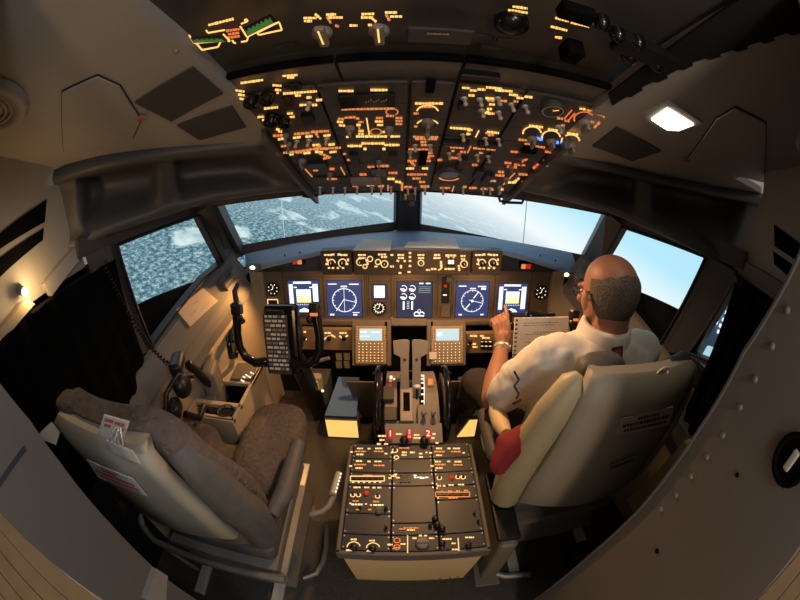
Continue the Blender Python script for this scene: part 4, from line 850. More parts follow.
for X, Y, wd, m_ in [(150, 42, 6, wh), (150, 72, 7, wh), (150, 57, 12, D), (243, 42, 7, wh), (245, 57, 10, D), (196, 43, 3, wh), (145, 105, 6, wh), (145, 140, 7, wh), (150, 123, 12, D), (240, 107, 7, wh), (245, 127, 11, D), (195, 107, 3, wh), (103, 130, 3, wh), (110, 60, 3, wh), (280, 68, 3, wh),
     (370, 40, 10, D), (370, 75, 5, wh), (455, 68, 4, wh), (455, 85, 4, wh), (372, 62, 5, wh), (412, 62, 5, wh), (312, 62, 3, wh), (482, 62, 2, wh), (545, 42, 6, wh), (545, 76, 6, wh), (548, 58, 11, D), (632, 42, 7, wh), (630, 58, 10, D), (595, 42, 3, wh), (540, 108, 6, wh), (545, 140, 7, wh), (550, 123, 11, D), (640, 108, 7, wh), (640, 124, 9, D), (594, 107, 3, wh), (510, 130, 3, wh), (670, 64, 3, wh), (503, 64, 3, wh),
     (187, 177, 9, O), (135, 237, 7, wh), (183, 237, 5, wh), (220, 238, 3, wh), (247, 238, 4, wh), (135, 322, 11, M['scry']), (242, 325, 10, M['scry']), (128, 305, 6, D), (230, 308, 6, D), (102, 317, 2, wh), (180, 320, 2, wh), (205, 325, 2, wh), (140, 348, 4, D), (200, 348, 4, D), (440, 187, 8, M['white']), (425, 177, 3, M['white']), (462, 190, 5, M['white']), (485, 187, 4, M['white']), (318, 180, 5, wh), (340, 188, 4, wh), (328, 172, 3, wh), (300, 190, 3, wh),
     (545, 229, 4, wh), (572, 229, 3, wh), (607, 225, 6, wh), (655, 223, 6, wh), (615, 289, 9, D), (563, 258, 3, D), (600, 256, 4, D), (640, 254, 4, D), (680, 252, 4, D), (405, 440, 15, O), (405, 450, 8, A), (360, 445, 6, O), (118, 497, 6, wh), (210, 503, 6, wh), (95, 551, 6, wh), (196, 555, 5, wh), (300, 523, 5, am_), (365, 520, 5, am_), (335, 538, 5, O), (425, 491, 5, wh), (452, 478, 3, wh), (478, 478, 3, wh), (508, 491, 5, wh), (585, 495, 9, wh), (618, 517, 4, wh), (625, 547, 6, wh), (698, 487, 9, wh)]:
    px, py = Z(X, Y); pm_at(px, py)[1].strip(PTS, px, py, wd, m_, 1.6, 0, True, .0014)
def outline(x0, y0, x1, y1, m_):
    for a in ((x0, y0, x1, y0), (x0, y1, x1, y1), (x0, y0, x0, y1), (x1, y0, x1, y1)): p0, p1 = Z(*a[:2]), Z(*a[2:]); pline(pm_at((p0[0] + p1[0]) / 2, (p0[1] + p1[1]) / 2)[1], PTS, *p0, *p1, m_, 1)
outline(102, 180, 272, 205, wh); outline(528, 260, 698, 283, D)
for q in range(6): px, py = Z(116 + 27 * q, 211); pm_at(px, py)[1].strip(PTS, px, py, 2, wh, 1.6, 0, False)
for X0, Y0, X1, Y1 in ((388, 475, 388, 565), (640, 490, 645, 555)): pline(pm_at(*Z(X0, Y0 + 30))[1], PTS, *Z(X0, Y0), *Z(X1, Y1), wh, 1)
for X, Y, r_, a0, a1, m_ in ((118, 535, 6.5, 10, 180, wh), (215, 540, 6.5, 10, 180, wh), (335, 502, 3, 0, 360, O), (335, 535, 3, 0, 360, O), (114, 275, 2.2, 0, 360, wh), (142, 275, 2.2, 0, 360, wh), (238, 282, 2.2, 0, 360, wh), (547, 190, 2.2, 0, 360, wh), (640, 185, 2.2, 0, 360, wh), (666, 186, 2.2, 0, 360, wh), (325, 52, 2.5, 0, 360, wh), (332, 87, 2.2, 0, 360, wh)): p = Z(X, Y); parc(pm_at(*p)[1], *p, r_, a0, a1, m_, 1.1, .8, PTS)
def pknob(X, Y, r, m_='black', h=.014, nm='knob'):
    p = Z(X, Y); q = Fr(PTS.at(*p)); k = MB(); k.lathe(q, [(r, 0), (r * .95, h * .8), (r * .8, h), (.001, h)], M[m_], 14)
    if m_ == 'knob': k.box(q.at(0, 0, h), r * 1.7, r * .5, h, M['knob'], .003)
    pm_at(*p)[2].append((nm, k))
for a in ((118, 540, .012), (212, 545, .012), (462, 515, .022, 'knob', .012), (183, 268, .008, 'redl', .010), (607, 190, .008, 'redl', .010), (247, 357, .011, 'knob', .016), (525, 400, .011, 'black', .02), (535, 430, .011, 'black', .02), (560, 450, .010, 'black', .02), (114, 275, .005), (142, 275, .005), (238, 282, .005), (547, 190, .005), (640, 185, .005), (666, 186, .005), (325, 52, .006), (120, 57, .004), (280, 345, .006), (150, 345, .005), (560, 520, .010), (690, 530, .010), (740, 410, .004), (500, 430, .006), (280, 440, .005), (720, 370, .004)): pknob(*a)
for i in range(3):
    for j in range(4): p = Z(355 + 20 * i, 175 + 11 * j); k = MB(); k.box(Fr(PTS.at(*p)), .009, .009, .006, M['black'], .001, 1); pm_at(*p)[2].append(('key', k))
for X0, X1, Y in ((108, 268, 193), (534, 694, 272)):
    for i in range(6): p = Z(X0 + 12 + (X1 - X0 - 24) * i / 5, Y); k = MB(); k.box(Fr(PTS.at(*p)), .014, .010, .008, M['black'], .001, 1); pm_at(*p)[2].append(('push_button', k))
for nm, mb, subs, _ in mods:
    p_ = mb.build(nm, pd)
    for n_, k in subs: k.build(n_, p_)
# ---- foot wells: boxes whose lit faces glow, foot rests tinted by screen light
def footwell(sx, lab1, lab2):
    x0, x1 = (-.435, -.268) if sx < 0 else (.268, .36)
    t = thing('lit_foot_box', lab1, 'lamp', ((x0 + x1) / 2, 1.32, 0), 'foot boxes')
    b = MB(); b.box(Fr(((x0 + x1) / 2, 1.345, .075)), x1 - x0 + .012, .07, .15, M['pedrail'], .004, 1); b.build('box', t)
    b = MB()
    if sx < 0: b.slab([(x0, 1.305, .012), (x1, 1.305, .012), (x1, 1.305, .14), (x0, 1.305, .14)], (0, -1, 0), .003, M['foot'])
    else: b.slab([(x0 - .005, 1.305, .012), (x1, 1.305, .012), (x1, 1.305, .14), (x0 + .05, 1.305, .14)], (0, -1, 0), .003, M['foot'])
    b.build('lens', t)  # plain box face, glowing in place of the light on it
    b = MB(); a = x0 + .02; c = x1 - .01
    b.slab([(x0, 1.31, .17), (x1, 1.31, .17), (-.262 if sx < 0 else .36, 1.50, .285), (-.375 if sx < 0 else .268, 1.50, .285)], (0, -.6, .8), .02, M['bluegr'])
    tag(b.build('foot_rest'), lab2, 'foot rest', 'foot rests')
footwell(-1, 'yellow foot box with its lit face made to glow, on the floor beside the empty seat', 'blue lit sloping foot rest beside the thrust levers, empty seat side')
footwell(1, "yellow foot box with its lit face made to glow, on the floor beside the man's leg", "sloping foot rest in shadow past the man's knee")
b = MB()
for i in range(2):
    for j in range(2): f, w, h = rectfr(PY(1.64), 336 + 8 * i, 353 + 8 * j, 342 + 8 * i, 360 + 8 * j); b.box(f, w, h, .01, M['cream'], .003)
f, w, h = rectfr(PY(1.65), 333, 350, 352, 370); b.box(Fr((f.o.x, 1.652, (f.o.z + h / 2) / 2)), w, .02, f.o.z + h / 2, M['black']); tag(b.build('relay_box'), 'dark box with four cream covers low under the orange lower panel', 'box')
t = thing('pedal_column', 'tall brown pedal housing with a cream lit cup on top beside the foot rest', 'pedal housing', (-.50, 1.47, 0))
b = MB(); b.slab([(-.565, 1.45, .0), (-.44, 1.45, 0), (-.435, 1.45, .27), (-.555, 1.45, .27)], (0, -1, 0), .14, M['pedrail']); b.build('housing', t)
b = MB(); f = Fr((-.50, 1.43, .30)); b.box(f, .10, .05, .09, M['shell2'], .01); b.box(f.at(0, -.022, 0), .07, .02, .06, M['cream'], .008)
for s in (-1, 1): b.ell(f.at(s * .05, -.025, -.04), .008, .008, .008, M['scry'], 8, 6)
b.build('cup', t)
b = MB(); f = frp(PY(1.5), PY(1.5).at(314, 360)); b.cyl(f.p(-.05, -.03, 0), f.p(.09, .03, .02), .012, .010, M['lever']); b.ell(f.at(-.05, -.03, 0), .02, .02, .015, M['pedrail'], 10, 6); b.cyl(f.p(-.03, -.03, 0), f.p(-.03, -.09, .0), .014, .012, M['lever']); b.ell(f.at(-.03, -.09, .005), .016, .012, .016, M['knob'], 10, 6)
tag(b.build('hand_crank'), 'small grey hand crank below the orange lower panel', 'crank')
# ================================================================ SEATS
def arc_rows(ox, spec, n=10):                       # horizontal sections: (z, y, half width, sag towards the back)
    return [[V((ox + hw * (2 * i / n - 1), y - sag * (1 - (2 * i / n - 1) ** 2), z)) for i in range(n + 1)] for z, y, hw, sag in spec]
def seat(ox, yb, lab, occupied):
    t = thing('pilot_seat', lab, 'seat', (ox, yb + .35, 0), 'pilot seats')
    b = MB(); zb = .45 if occupied else .535
    b = MB(); sp = [(zb - .03, yb + .05, .235, .05), (zb, yb + .03, .24, .055), (.60, yb + .02, .235, .055), (.75, yb + .005, .22, .05), (.92, yb - .005, .21, .045), (.982, yb, .20, .03), (.992, yb + .02, .185, .02)]
    if not occupied: sp = [(.555, yb + .04, .19, .025), (.58, yb + .022, .195, .028), (.75, yb + .0, .19, .028), (.93, yb - .036, .185, .022), (.99, yb - .042, .180, .015), (1.005, yb - .02, .165, .01)]
    f_, k_ = arc_rows(ox + (0 if occupied else .012), sp), arc_rows(ox + (0 if occupied else .012), [(z, y + .035, hw, sg) for z, y, hw, sg in sp])
    b.rings([r + q[::-1] for r, q in zip(f_, k_)], M['shell']); o = b.build('back_shell', t)
    for s in (-1, 1):                                 # rolled bolsters at both sides of the shell
        b = MB(); bx = 0 if occupied else -.022; P_ = [(ox + s * (.27 + bx), yb + .10, zb - .05), (ox + s * (.275 + bx), yb + .09, zb + .10), (ox + s * (.265 + bx), yb + .075, .70), (ox + s * (.24 + bx), yb + .06, .85), (ox + s * (.215 + bx), yb + .05, .94), (ox + s * (.20 + bx), yb + .055, .965)]
        b.tube(P_, [.052, .058, .056, .05, .04, .015], M['leather'] if not occupied else M['shell2'], 12); b.build('bolster', t)
    dz = -.075 if occupied else -.005
    b = MB(); cw = 0 if occupied else .03; sp = [(.43, yb + .17, .23 + cw, .05), (.55, yb + .18 + cw, .245 + cw, .05), (.75, yb + .15 + cw, .25 + cw, .05), (.90 + dz, yb + .10, .245 + cw * .6, .04), (1.0 + dz, yb + (.06 if occupied else .10), .22, .03), (1.02 + dz, yb + (.04 if occupied else .085), .15, .02)]
    f_, k_ = arc_rows(ox, [(z, y, hw, sg) for z, y, hw, sg in sp], 14), arc_rows(ox, [(z, y - (.06 if occupied else .075), hw * .97, sg * .8) for z, y, hw, sg in sp], 14)
    b.rings([r + q[::-1] for r, q in zip(f_, k_)], M['wool']); o = b.build('back_cushion', t); smooth_mod(o, 2)
    b = MB(); 
    for s in (-1, 1):                                 # seat cushion: two thigh lobes with a cut-out between them
        b.ell(Fr((ox + s * .165, yb + (.49 if s > 0 or occupied else .355), .425 if occupied else .44)), .125, .24 if s > 0 or occupied else .20, .075, M['wool'], 18, 10, .55, .6)
    b.ell(Fr((ox, yb + .30, .40)), .26, .20, .075, M['wool'], 18, 10, .55, .6)
    o = b.build('seat_cushion', t); smooth_mod(o, 5, .012)
    b = MB(); b.box(Fr((ox, yb + .34, .30)), .46, .50, .09, M['leather'], .03, 3); b.build('seat_pan', t)
    b = MB(); b.rings([[V((ox + sx * w, yb + .33 + sy * d, z)) for sx, sy in ((-1, -1), (1, -1), (1, 1), (-1, 1))] for z, w, d in ((.012, .24, .26), (.10, .22, .24), (.13, .17, .2), (.20, .17, .2), (.21, .23, .27), (.255, .23, .27))], M['grey' if occupied else 'tube'], True, False); b.build('base', t)
    for s in (-1, 1):
        b = MB(); b.box(Fr((ox + s * .17, yb + .34, .012)), .045, .85, .024, M['steel'], .004); b.build('rail', t)
        a = MB(); z0 = .56 if not occupied else .50
        pt = [(ox + s * .285, yb + .14, z0), (ox + s * .31, yb + .22, z0 + .01), (ox + s * .31, yb + .42, z0 + .005)]
        a.tube(pt, [.022, .03, .026], M['leather'], 10); a.ell(Fr(pt[-1]), .026, .03, .026, M['leather'], 10, 8); a.build('armrest', t)
    b = MB()
    if occupied: b.ell(Fr((ox - .125, yb + .075, .955)), .075, .045, .045, M['leather'], 16, 10, .7)
    else: b.ell(Fr((ox - .135, yb + .03, .985), (1, 0, -.1)), .06, .04, .04, M['wool'], 16, 10, .6)
    b.build('headrest', t)
    return t
sl = seat(-.69, .325, 'empty pilot seat with brown sheepskin cover and a white red-lettered placard on its back', False)
sr = seat(.585, .545, 'pilot seat carrying the man in the white shirt, tan placard on its dark back shell', True)
def decal(parent, quad, pl, m_, ink, rows_, name='placard', label=None):
    b = MB(); ps = [pl.at(*p) for p in quad]; b.slab([p + pl.n * .003 for p in ps], pl.n, .003, m_)
    def bl(u, v): return ps[0].lerp(ps[1], u).lerp(ps[3].lerp(ps[2], u), v) + pl.n * .0036
    for u0, u1, v0, v1 in rows_:
        u = u0
        while u < u1: w = random.uniform(.02, .06); b.poly([bl(u, v0), bl(min(u + w, u1), v0), bl(min(u + w, u1), v1), bl(u, v1)], ink); u += w + .012
    return b.build(name, parent, label)
PSL = face(Plane((-.68, .325 - .040, .80), (0, -1, -.13))); PSR = face(Plane((.585, .545 - .052, .80), (0, -1, .06)))
decal(sl, [(87, 459), (133, 478), (147, 495), (99, 477)], PSL, M['placard'], M['red'], [(.32, .62, .1, .28), (.08, .92, .36, .54), (.12, .94, .62, .78), (.25, .92, .84, .93)], 'placard', 'white placard with red lettering')
decal(sr, [(621, 418), (673, 406), (669, 424), (616, 435)], PSR, M['placardt'], M['dkink'], [(.30, .72, .12, .28), (.06, .95, .38, .56), (.10, .90, .68, .84)], 'placard', 'tan placard with dark lettering')
decal(sr, [(608, 466), (636, 456), (635, 460), (608, 470)], PSR, M['shell'], M['dkink'], [(.05, .95, .1, .9)], 'nameplate')
# card and metal clip on the empty seat's back
pl = face(Plane((-.68, .298, 1.0), (0, -1, -.1)))
decal(None, [(104.5, 414), (130, 421), (122, 447), (96, 440)], pl, M['placard'], M['red'], [(.1, .45, .06, .17), (.5, .9, .08, .18), (.15, .4, .23, .34), (.55, .92, .24, .34)], 'note_card'); tag(bpy.data.objects['note_card'], 'small white card with red writing clipped to the top of the empty seat', 'card')
t = thing('binder_clip', 'shiny metal binder clip on the top edge of the empty seat back shell', 'clip', pl.at(118, 447))
b = MB(); a_, c_ = PSL.at(106, 441, .004), PSL.at(132, 452, .004); b.slab([a_, c_, c_ - V((0, 0, .03)), a_ - V((0, 0, .03))], PSL.n, .004, M['steel']); b.build('clamp', t)
for x0, y0, x1, y1 in ((111, 443, 117, 428), (121, 446, 119, 428)):
    b = MB(); p0, p1 = PSL.at(x0, y0, .006), PSL.at(x1, y1, .006); s_ = V((.006, 0, 0)); b.tube([p0 - s_, p1 - s_ * .6, p1 + s_ * .6, p0 + s_], .0016, M['steel'], 6); b.build('wire_handle', t)
# harness and clip on the occupied seat's top
t = thing('shoulder_harness', 'dark shoulder harness bundled on top of the occupied seat with a bright metal buckle', 'harness', (.66, .60, 1.0))
b = MB(); b.tube([(.52, .60, .945), (.60, .585, .955), (.68, .58, .965), (.76, .59, .97), (.80, .60, .94)], [.015, .022, .028, .034, .025], M['strap'], 10); b.build('webbing', t)
b = MB(); c = PY(.535).at(663, 373); f = Fr(c, (1, 0, .3), (0, .3, 1)); b.tube([f.p(.022 * math.cos(a), .012 * math.sin(a)) for a in [6.28 * i / 12 for i in range(12)]], .004, M['steel'], 6, True); b.build('buckle', t)
for x0, y0, x1, y1 in ((624, 389, 646, 384), (664, 381, 680, 377)): b = MB(); pl = PY(.54); b.slab([pl.at(x0, y0), pl.at(x1, y1), pl.at(x1, y1 + 3), pl.at(x0, y0 + 4)], (0, -1, 0), .006, M['bluegr']); b.build('strap_end', t)
# lap strap and armrest lever of the empty seat, floor tube
t = thing('seat_lever', 'curved lever with a warm lit notched top beside the pedestal, on the empty seat side', 'lever', (-.28, .66, 0))
b = MB(); pl = PZ(.42); P_ = [(339, 476), (336, 487), (333, 497), (329, 506), (322, 512), (313, 514)]; b.tube([pl.at(*p) for p in P_], .011, M['grey'], 8); b.tube([pl.at(313, 514), (-.36, .66, .30)], .011, M['grey'], 8); b.build('tube', t)
b = MB(); p0, p1 = pl.at(339, 475), pl.at(333, 496); b.tube([p0 + V((0, 0, .012)), p1 + V((0, 0, .012))], .012, M['shell2'], 8)
for i in range(6): p = p0.lerp(p1, (i + .5) / 6); b.ell(Fr(p + V((.010, 0, .018))), .004, .006, .004, M['white'], 6, 4)
b.build('notched_grip', t)
b = MB(); pl = PZ(.05); b.tube([pl.at(*p) for p in ((327, 525), (326, 548), (323, 562), (316, 574), (303, 578))], .011, M['tube'], 8); tag(b.build('floor_tube'), 'bent grey tube rail on the floor between the empty seat and the pedestal', 'tube')
b = MB(); pl = PZ(.24); b.tube([pl.at(*p) for p in ((139, 512), (143, 527), (155, 541), (200, 560), (250, 573), (285, 580))], .016, M['tube'], 8); b.tube([pl.at(139, 512), pl.at(170, 522), pl.at(220, 540)], .012, M['tube'], 8)
b.tube([pl.at(150, 536), V((-.9, .36, .012))], .01, M['tube'], 8)
tag(b.build('seat_guard_rail'), 'bent grey tubular guard at the back foot of the empty seat', 'rail')
b = MB(); pl = PZ(.03); b.tube([pl.at(*p) for p in ((488, 571), (505, 576), (530, 574))], .016, M['tube'], 8); b.box(Fr(pl.at(492, 572)), .05, .03, .03, M['black'], .006); tag(b.build('floor_grab_bar'), 'grey floor handle beside the pedestal foot under the occupied seat', 'bar')
b = MB(); b.box(Fr((.305, .62, .19)), .07, .34, .36, M['grey'], .02, 3); b.box(Fr((.305, .62, .375)), .08, .30, .02, M['black'], .008); b.box(Fr((.30, .62, .006)), .10, .4, .012, M['grey'], .004)
tag(b.build('seat_track_box'), 'grey box beside the pedestal under the inboard edge of the occupied seat', 'box')
b = MB(); f = Fr(PZ(.10).at(583, 553), (1, .3, 0)); b.lathe(f.at(0, 0, -.08), [(.055, 0), (.055, .10), (.045, .12), (.03, .10), (.001, .10)], M['black'], 18); tag(b.build('floor_socket'), 'black round floor fitting behind the occupied seat', 'fitting')
# ================================================================ CONTROL COLUMNS
def column(x, y, lab, full):
    t = thing('control_column', lab, 'control column', (x, 1.45, 0), 'control columns'); f = Fr((x, y, .70 if full else .60), (1, 0, 0), (0, .25, 1))
    b = MB(); b.tube([(x + .02, 1.50, 0), (x + .012, 1.42, .25), (x + .005, 1.32, .50), (x, y + .08, .66 if full else .56)], [.06, .05, .042, .04], M['black'], 12); b.build('post', t)
    b = MB(); b.box(f.at(.004, .01, -.035), .15, .30, .06, M['blackgl'], .02, 3); b.ell(f.at(.03, .02, -.06), .055, .10, .04, M['black'], 14, 10); b.build('hub', t)
    b = MB(); b.box(f.at(-.012, -.0, .008), .105, .255, .01, M['overrail'], .003, 1); pl = Plane(f.p(0, 0, .014), f.z); random.seed(3)
    for i in range(13):
        v = .115 - .0185 * i; u = -.055
        while u < .03: w_ = random.uniform(.008, .026); b.rect(f, u, v, min(u + w_, .034), v + .010, M['placard'] if random.random() < .7 else M['knob'], .0136); u += w_ + .005
    b.box(f.at(-.01, .135, .012), .08, .02, .014, M['black'], .004); b.build('checklist_plate', t)
    for s in (-1, 1):
        b = MB(); A = [(s * .05, -.075), (s * .11, -.082), (s * .155, -.06), (s * .178, -.015), (s * .182, .04), (s * .178, .085), (s * .172, .13)]
        b.tube([f.p(u - .01, v, .01) for u, v in A], [.022, .021, .019, .018, .018, .019, .021], M['blackgl'], 12); h_ = b.build('horn', t)
        b = MB(); b.box(f.at(s * .170 - .01, .15, .012), .045, .055, .05, M['black'], .012, 3); b.ell(f.at(s * .150 - .01, .115, .03), .014, .018, .014, M['black'], 10, 6)
        if s > 0: b.box(f.at(.16, .135, .038), .03, .012, .004, M['orange'], .001)
        elif full: b.tube([f.p(-.185, .16, 0), f.p(-.195, .22, -.01), f.p(-.18, .25, -.02)], [.014, .012, .008], M['black'], 8)
        b.build('grip_switch', h_)
    return t
column(-.530, 1.16, 'black control column with a worn checklist plate on its wheel before the empty seat', True)
column(.60, 1.29, "black control column behind the man's paper", False)
t = thing('steering_tiller', 'black half ring steering tiller on the beige side lining, outboard of the empty seat wheel', 'tiller', (-.85, 1.25, .6)); pl = PX(-.83)
b = MB(); b.tube([pl.at(*p) for p in ((243, 321), (236, 325), (231, 334), (229, 345), (231, 357), (236, 356))], .014, M['blackgl'], 10); b.build('ring_handle', t)
b = MB(); b.tube([pl.at(236, 354), pl.at(240, 340), V((-.90, 1.32, .62))], [.012, .016, .03], M['black'], 8); b.build('arm', t)
# ================================================================ SIDE CONSOLE, EMPTY SEAT SIDE
t = thing('side_console', 'warm lit beige side console with a dark open tray beside the empty seat', 'console', (-.83, 1.0, 0))
xi, xo, y0, y1, zt = -.70, -.94, .895, 1.30, .50
b = MB(); b.box(Fr((xi - .008, (y0 + y1) / 2, zt / 2)), .016, y1 - y0, zt, M['side'], .004); b.box(Fr((xo, (y0 + y1) / 2, zt / 2)), .016, y1 - y0, zt, M['side'], .004)
for ya, yb in ((1.135, 1.30), (.975, 1.0), (.89, .915)): b.box(Fr(((xi + xo) / 2, (ya + yb) / 2, zt - .010)), xi - xo, yb - ya, .02, M['side'], .003)
b.box(Fr(((xi + xo) / 2 + .0, y0, zt / 2)), xi - xo, .016, zt, M['side'], .003); b.box(Fr(((xi + xo) / 2, y1, zt / 2)), xi - xo, .016, zt, M['side'], .003); b.build('body', t)
b = MB(); b.box(Fr(((xi + xo) / 2, 1.05, .40)), .21, .32, .02, M['blackm']); b.box(Fr((xi - .020, 1.05, .44)), .004, .32, .10, M['black']); b.box(Fr((xi - .17, 1.06, .46)), .06, .12, .09, M['pedrail'], .006); b.build('tray', t)
b = MB(); b.lathe(Fr((xi - .06, .945, .44)), [(.03, 0), (.034, .06), (.040, .062), (.040, .055), (.034, .05)], M['black'], 18); b.build('cup_holder', t)
b = MB(); b.box(Fr((xi - .07, 1.215, zt + .006), (1, .1, 0)), .11, .13, .012, M['pedrail'], .004); pl = PZ(zt + .013)
for px, py, wd in ((243, 381, 5), (248, 376, 6), (252, 373, 4), (244, 377, 3)): b.strip(pl, px, py, wd, M['white'], 1.6, 30, True, .001)
b.build('switch_plate', t)
def sidefr(px, py, x, w=0): return PX(x).at(px, py)
b = MB(); p = PX(-.93).at(205, 350); f = Fr(p, (0, 1, 0), (-.3, 0, 1)); b.lathe(f, [(.055, -.03), (.052, 0), (.035, .02), (.032, .03), (.001, .032)], M['side'], 20); b.box(f.at(-.02, -.02, -.02), .14, .14, .03, M['sill'], .02); tag(b.build('air_outlet'), 'round orange lit air outlet knob on the side lining below the tan paper', 'air outlet')
SP = face(P3((-.985, .94, SW[-1].at(152, 346).z + .0), (-.87, 1.45, .88), (-.96, .94, .72)))
t = thing('oxygen_mask', 'black oxygen mask and corrugated hose stowed beside the empty seat', 'mask', (-.88, .85, .5))
b = MB(); p = PX(-.84).at(182, 385); b.ell(Fr(p, (1, .3, 0)), .038, .055, .05, M['black'], 12, 8); b.box(Fr(p + V((-.01, -.08, -.05)), (1, .4, 0)), .05, .09, .06, M['black'], .02, 3); b.tube([p + V((-.03, -.14, -.06)), p + V((-.02, -.08, .02)), p + V((0, .0, .05)), p + V((.02, .06, .0))], .010, M['black'], 8); b.tube([p + V((0, -.05, -.1)), p + V((.02, 0, -.16)), p + V((.0, .08, -.17))], .014, M['black'], 8); b.box(Fr(p + V((-.03, .05, .06)), (1, .4, 0)), .05, .12, .05, M['black'], .015); b.build('mask_body', t)
b = MB(); pts = [PX(-.86).at(*q) for q in ((188, 364), (198, 373), (206, 381), (214, 386), (216, 392))]
fine = [pts[int(i / 8)].lerp(pts[min(int(i / 8) + 1, 4)], (i % 8) / 8) for i in range(33)]; b.tube(fine, [.016 + .005 * (i % 2) for i in range(33)], M['black'], 10); b.build('hose', t)
b = MB(); p = PX(-.875).at(212, 378); b.box(Fr(p, (1, .3, 0)), .07, .14, .14, M['sill'], .025, 3); b.build('stowage_box', t)
b = MB(); pts = [SW[-1].at(*q, .03) for q in ((104, 262), (114, 285), (124, 306), (137, 328), (150, 346))] + [PX(-.93).at(166, 362), PX(-.90).at(178, 372)]
hx = []
for i in range(len(pts) - 1):
    for k in range(24):
        c = pts[i].lerp(pts[i + 1], k / 24); a = 6.2832 * k / 4; d = (pts[i + 1] - pts[i]).normalized(); fr_ = ft(c, d); hx.append(fr_.p(.009 * math.cos(a), .009 * math.sin(a)))
b.tube(hx, .0032, M['black'], 5); tag(b.build('coiled_cord'), 'black coiled cord running down the rear post of the side window by the empty seat', 'cord')
pl = Plane(SP.p + SP.n * .006, SP.n); 
P_ = [(176, 310), (203, 288), (218, 301), (190, 327)]
QS = [SW[-1].at(152, 346), SW[-1].at(223, 262)]
dzz = (QS[1].z - QS[0].z) / (QS[1].y - QS[0].y)
def sillp(y, dz, off): x = 1.03 - (y - .9) * .17 / .7; return V((-(x - off), y, QS[0].z + (y - QS[0].y) * dzz + dz))
SPL = face(P3(sillp(.94, -.02, .022), sillp(1.45, -.02, .022), sillp(.94, -.10, .075)))
decal(None, P_, Plane(SPL.p + SPL.n * .003, SPL.n), M['ptan'], M['lever'], [(.45, .62, .3, .34), (.2, .4, .6, .63), (.5, .8, .75, .78)], 'paper_sheet'); tag([o for o in bpy.data.objects if o.name.startswith('paper_sheet')][-1], 'tan lit paper sheet taped to the sill under the side window by the empty seat', 'paper')
for sd in (-1, 1):
    t = thing('window_latch', 'dark latch block on the sill at the front corner of the side window showing forest' if sd < 0 else 'dark latch block on the window sill beyond the seated man', 'latch', (sd * .86, 1.52, .85), 'window latches')
    c = sillp(1.42, -.062, .05); c = V((-sd * c.x, c.y, c.z)) if sd > 0 else c; nn = V((SPL.n.x * -sd, SPL.n.y, SPL.n.z)); f = Fr(c, (sd * -.24, .97, .25), nn.cross(V((sd * -.24, .97, .25)))); f = Fr(c + nn * .012, f.x, nn.cross(f.x))
    b = MB(); b.box(f, .13, .07, .02, M['pedrail'], .008, 2); b.build('base', t); b = MB(); b.cyl(f.p(.02, 0, .01), f.p(.02, 0, .03), .028, .024, M['sill'], 16); b.box(f.at(-.03, .0, .026), .09, .02, .016, M['pedrail'], .006); b.build('crank', t)
# ================================================================ THE MAN IN THE OCCUPIED SEAT
pt_ = thing('person', 'balding grey haired man in a white shirt seated with one forearm raised', 'person', (.56, .80, .40))
def limb(b, pts, rad, m, n=12):
    pts = [V(p) for p in pts]; fine, rr = [], []
    for i in range(len(pts) - 1):
        for k in range(4):
            t = k / 4; fine.append(pts[i].lerp(pts[i + 1], t)); rr.append(rad[i] * (1 - t) + rad[i + 1] * t)
    fine.append(pts[-1]); rr.append(rad[-1]); b.tube(fine, rr, m, n)
    for p, r in ((pts[0], rad[0]), (pts[-1], rad[-1])): b.ell(Fr(p), r, r, r, m, n, 8)
Sk = M['skin']
HC = V((.572, .832, 1.081)); yaw, pit = R(14), R(14)
fx = V((math.cos(yaw), math.sin(yaw), 0)); fwd = V((-math.sin(yaw) * math.cos(pit), math.cos(yaw) * math.cos(pit), -math.sin(pit)))
HF = Fr(HC, fx, fwd)                                # head: x to his right, y to the face, z to the crown
b = MB()
b.ell(HF.at(0, -.012, .022), .078, .098, .088, Sk, 24, 16)               # cranium
b.ell(HF.at(0, .028, -.035), .064, .068, .082, Sk, 20, 14)               # face
b.ell(HF.at(0, .052, -.088), .044, .042, .034, Sk, 16, 10)               # jaw
b.ell(HF.at(0, .088, .008), .055, .018, .012, Sk, 14, 8)                 # brow
limb(b, [HF.p(0, .092, .0), HF.p(0, .116, -.036)], [.009, .014], Sk, 8)  # nose
b.ell(HF.at(0, .094, -.066), .026, .010, .006, Sk, 12, 6); b.ell(HF.at(0, .092, -.078), .022, .010, .006, Sk, 12, 6)
for s in (-1, 1):
    b.ell(Fr(HF.p(s * .090, .014, -.020), HF.y * .8 + HF.x * s * .45 * -1, HF.z), .020, .034, .010, Sk, 14, 8)
    b.ell(HF.at(s * .045, .075, -.028), .020, .015, .016, Sk, 12, 8)
limb(b, [HF.p(0, -.03, -.07), (.575, .79, .94), (.575, .785, .88)], [.056, .058, .06], Sk, 16)   # neck
limb(b, [(.575, .785, .84), (.57, .77, .70), (.565, .78, .52)], [.085, .10, .10], Sk, 18)           # trunk under the shirt
SHL, ELL, WRL = V((.385, .79, .885)), V((.288, .945, .605)), V((.367, 1.165, .695))
SHR, ELR, WRR = V((.775, .80, .885)), V((.84, .99, .60)), V((.70, 1.165, .66))
limb(b, [(.50, .775, .90), SHL, SHL.lerp(ELL, .5), ELL, ELL.lerp(WRL, .35), ELL.lerp(WRL, .8), WRL], [.045, .050, .046, .043, .046, .032, .028], Sk, 14)
limb(b, [(.65, .775, .90), SHR, SHR.lerp(ELR, .5), ELR, ELR.lerp(WRR, .35), ELR.lerp(WRR, .8), WRR], [.045, .050, .046, .043, .046, .032, .028], Sk, 14)
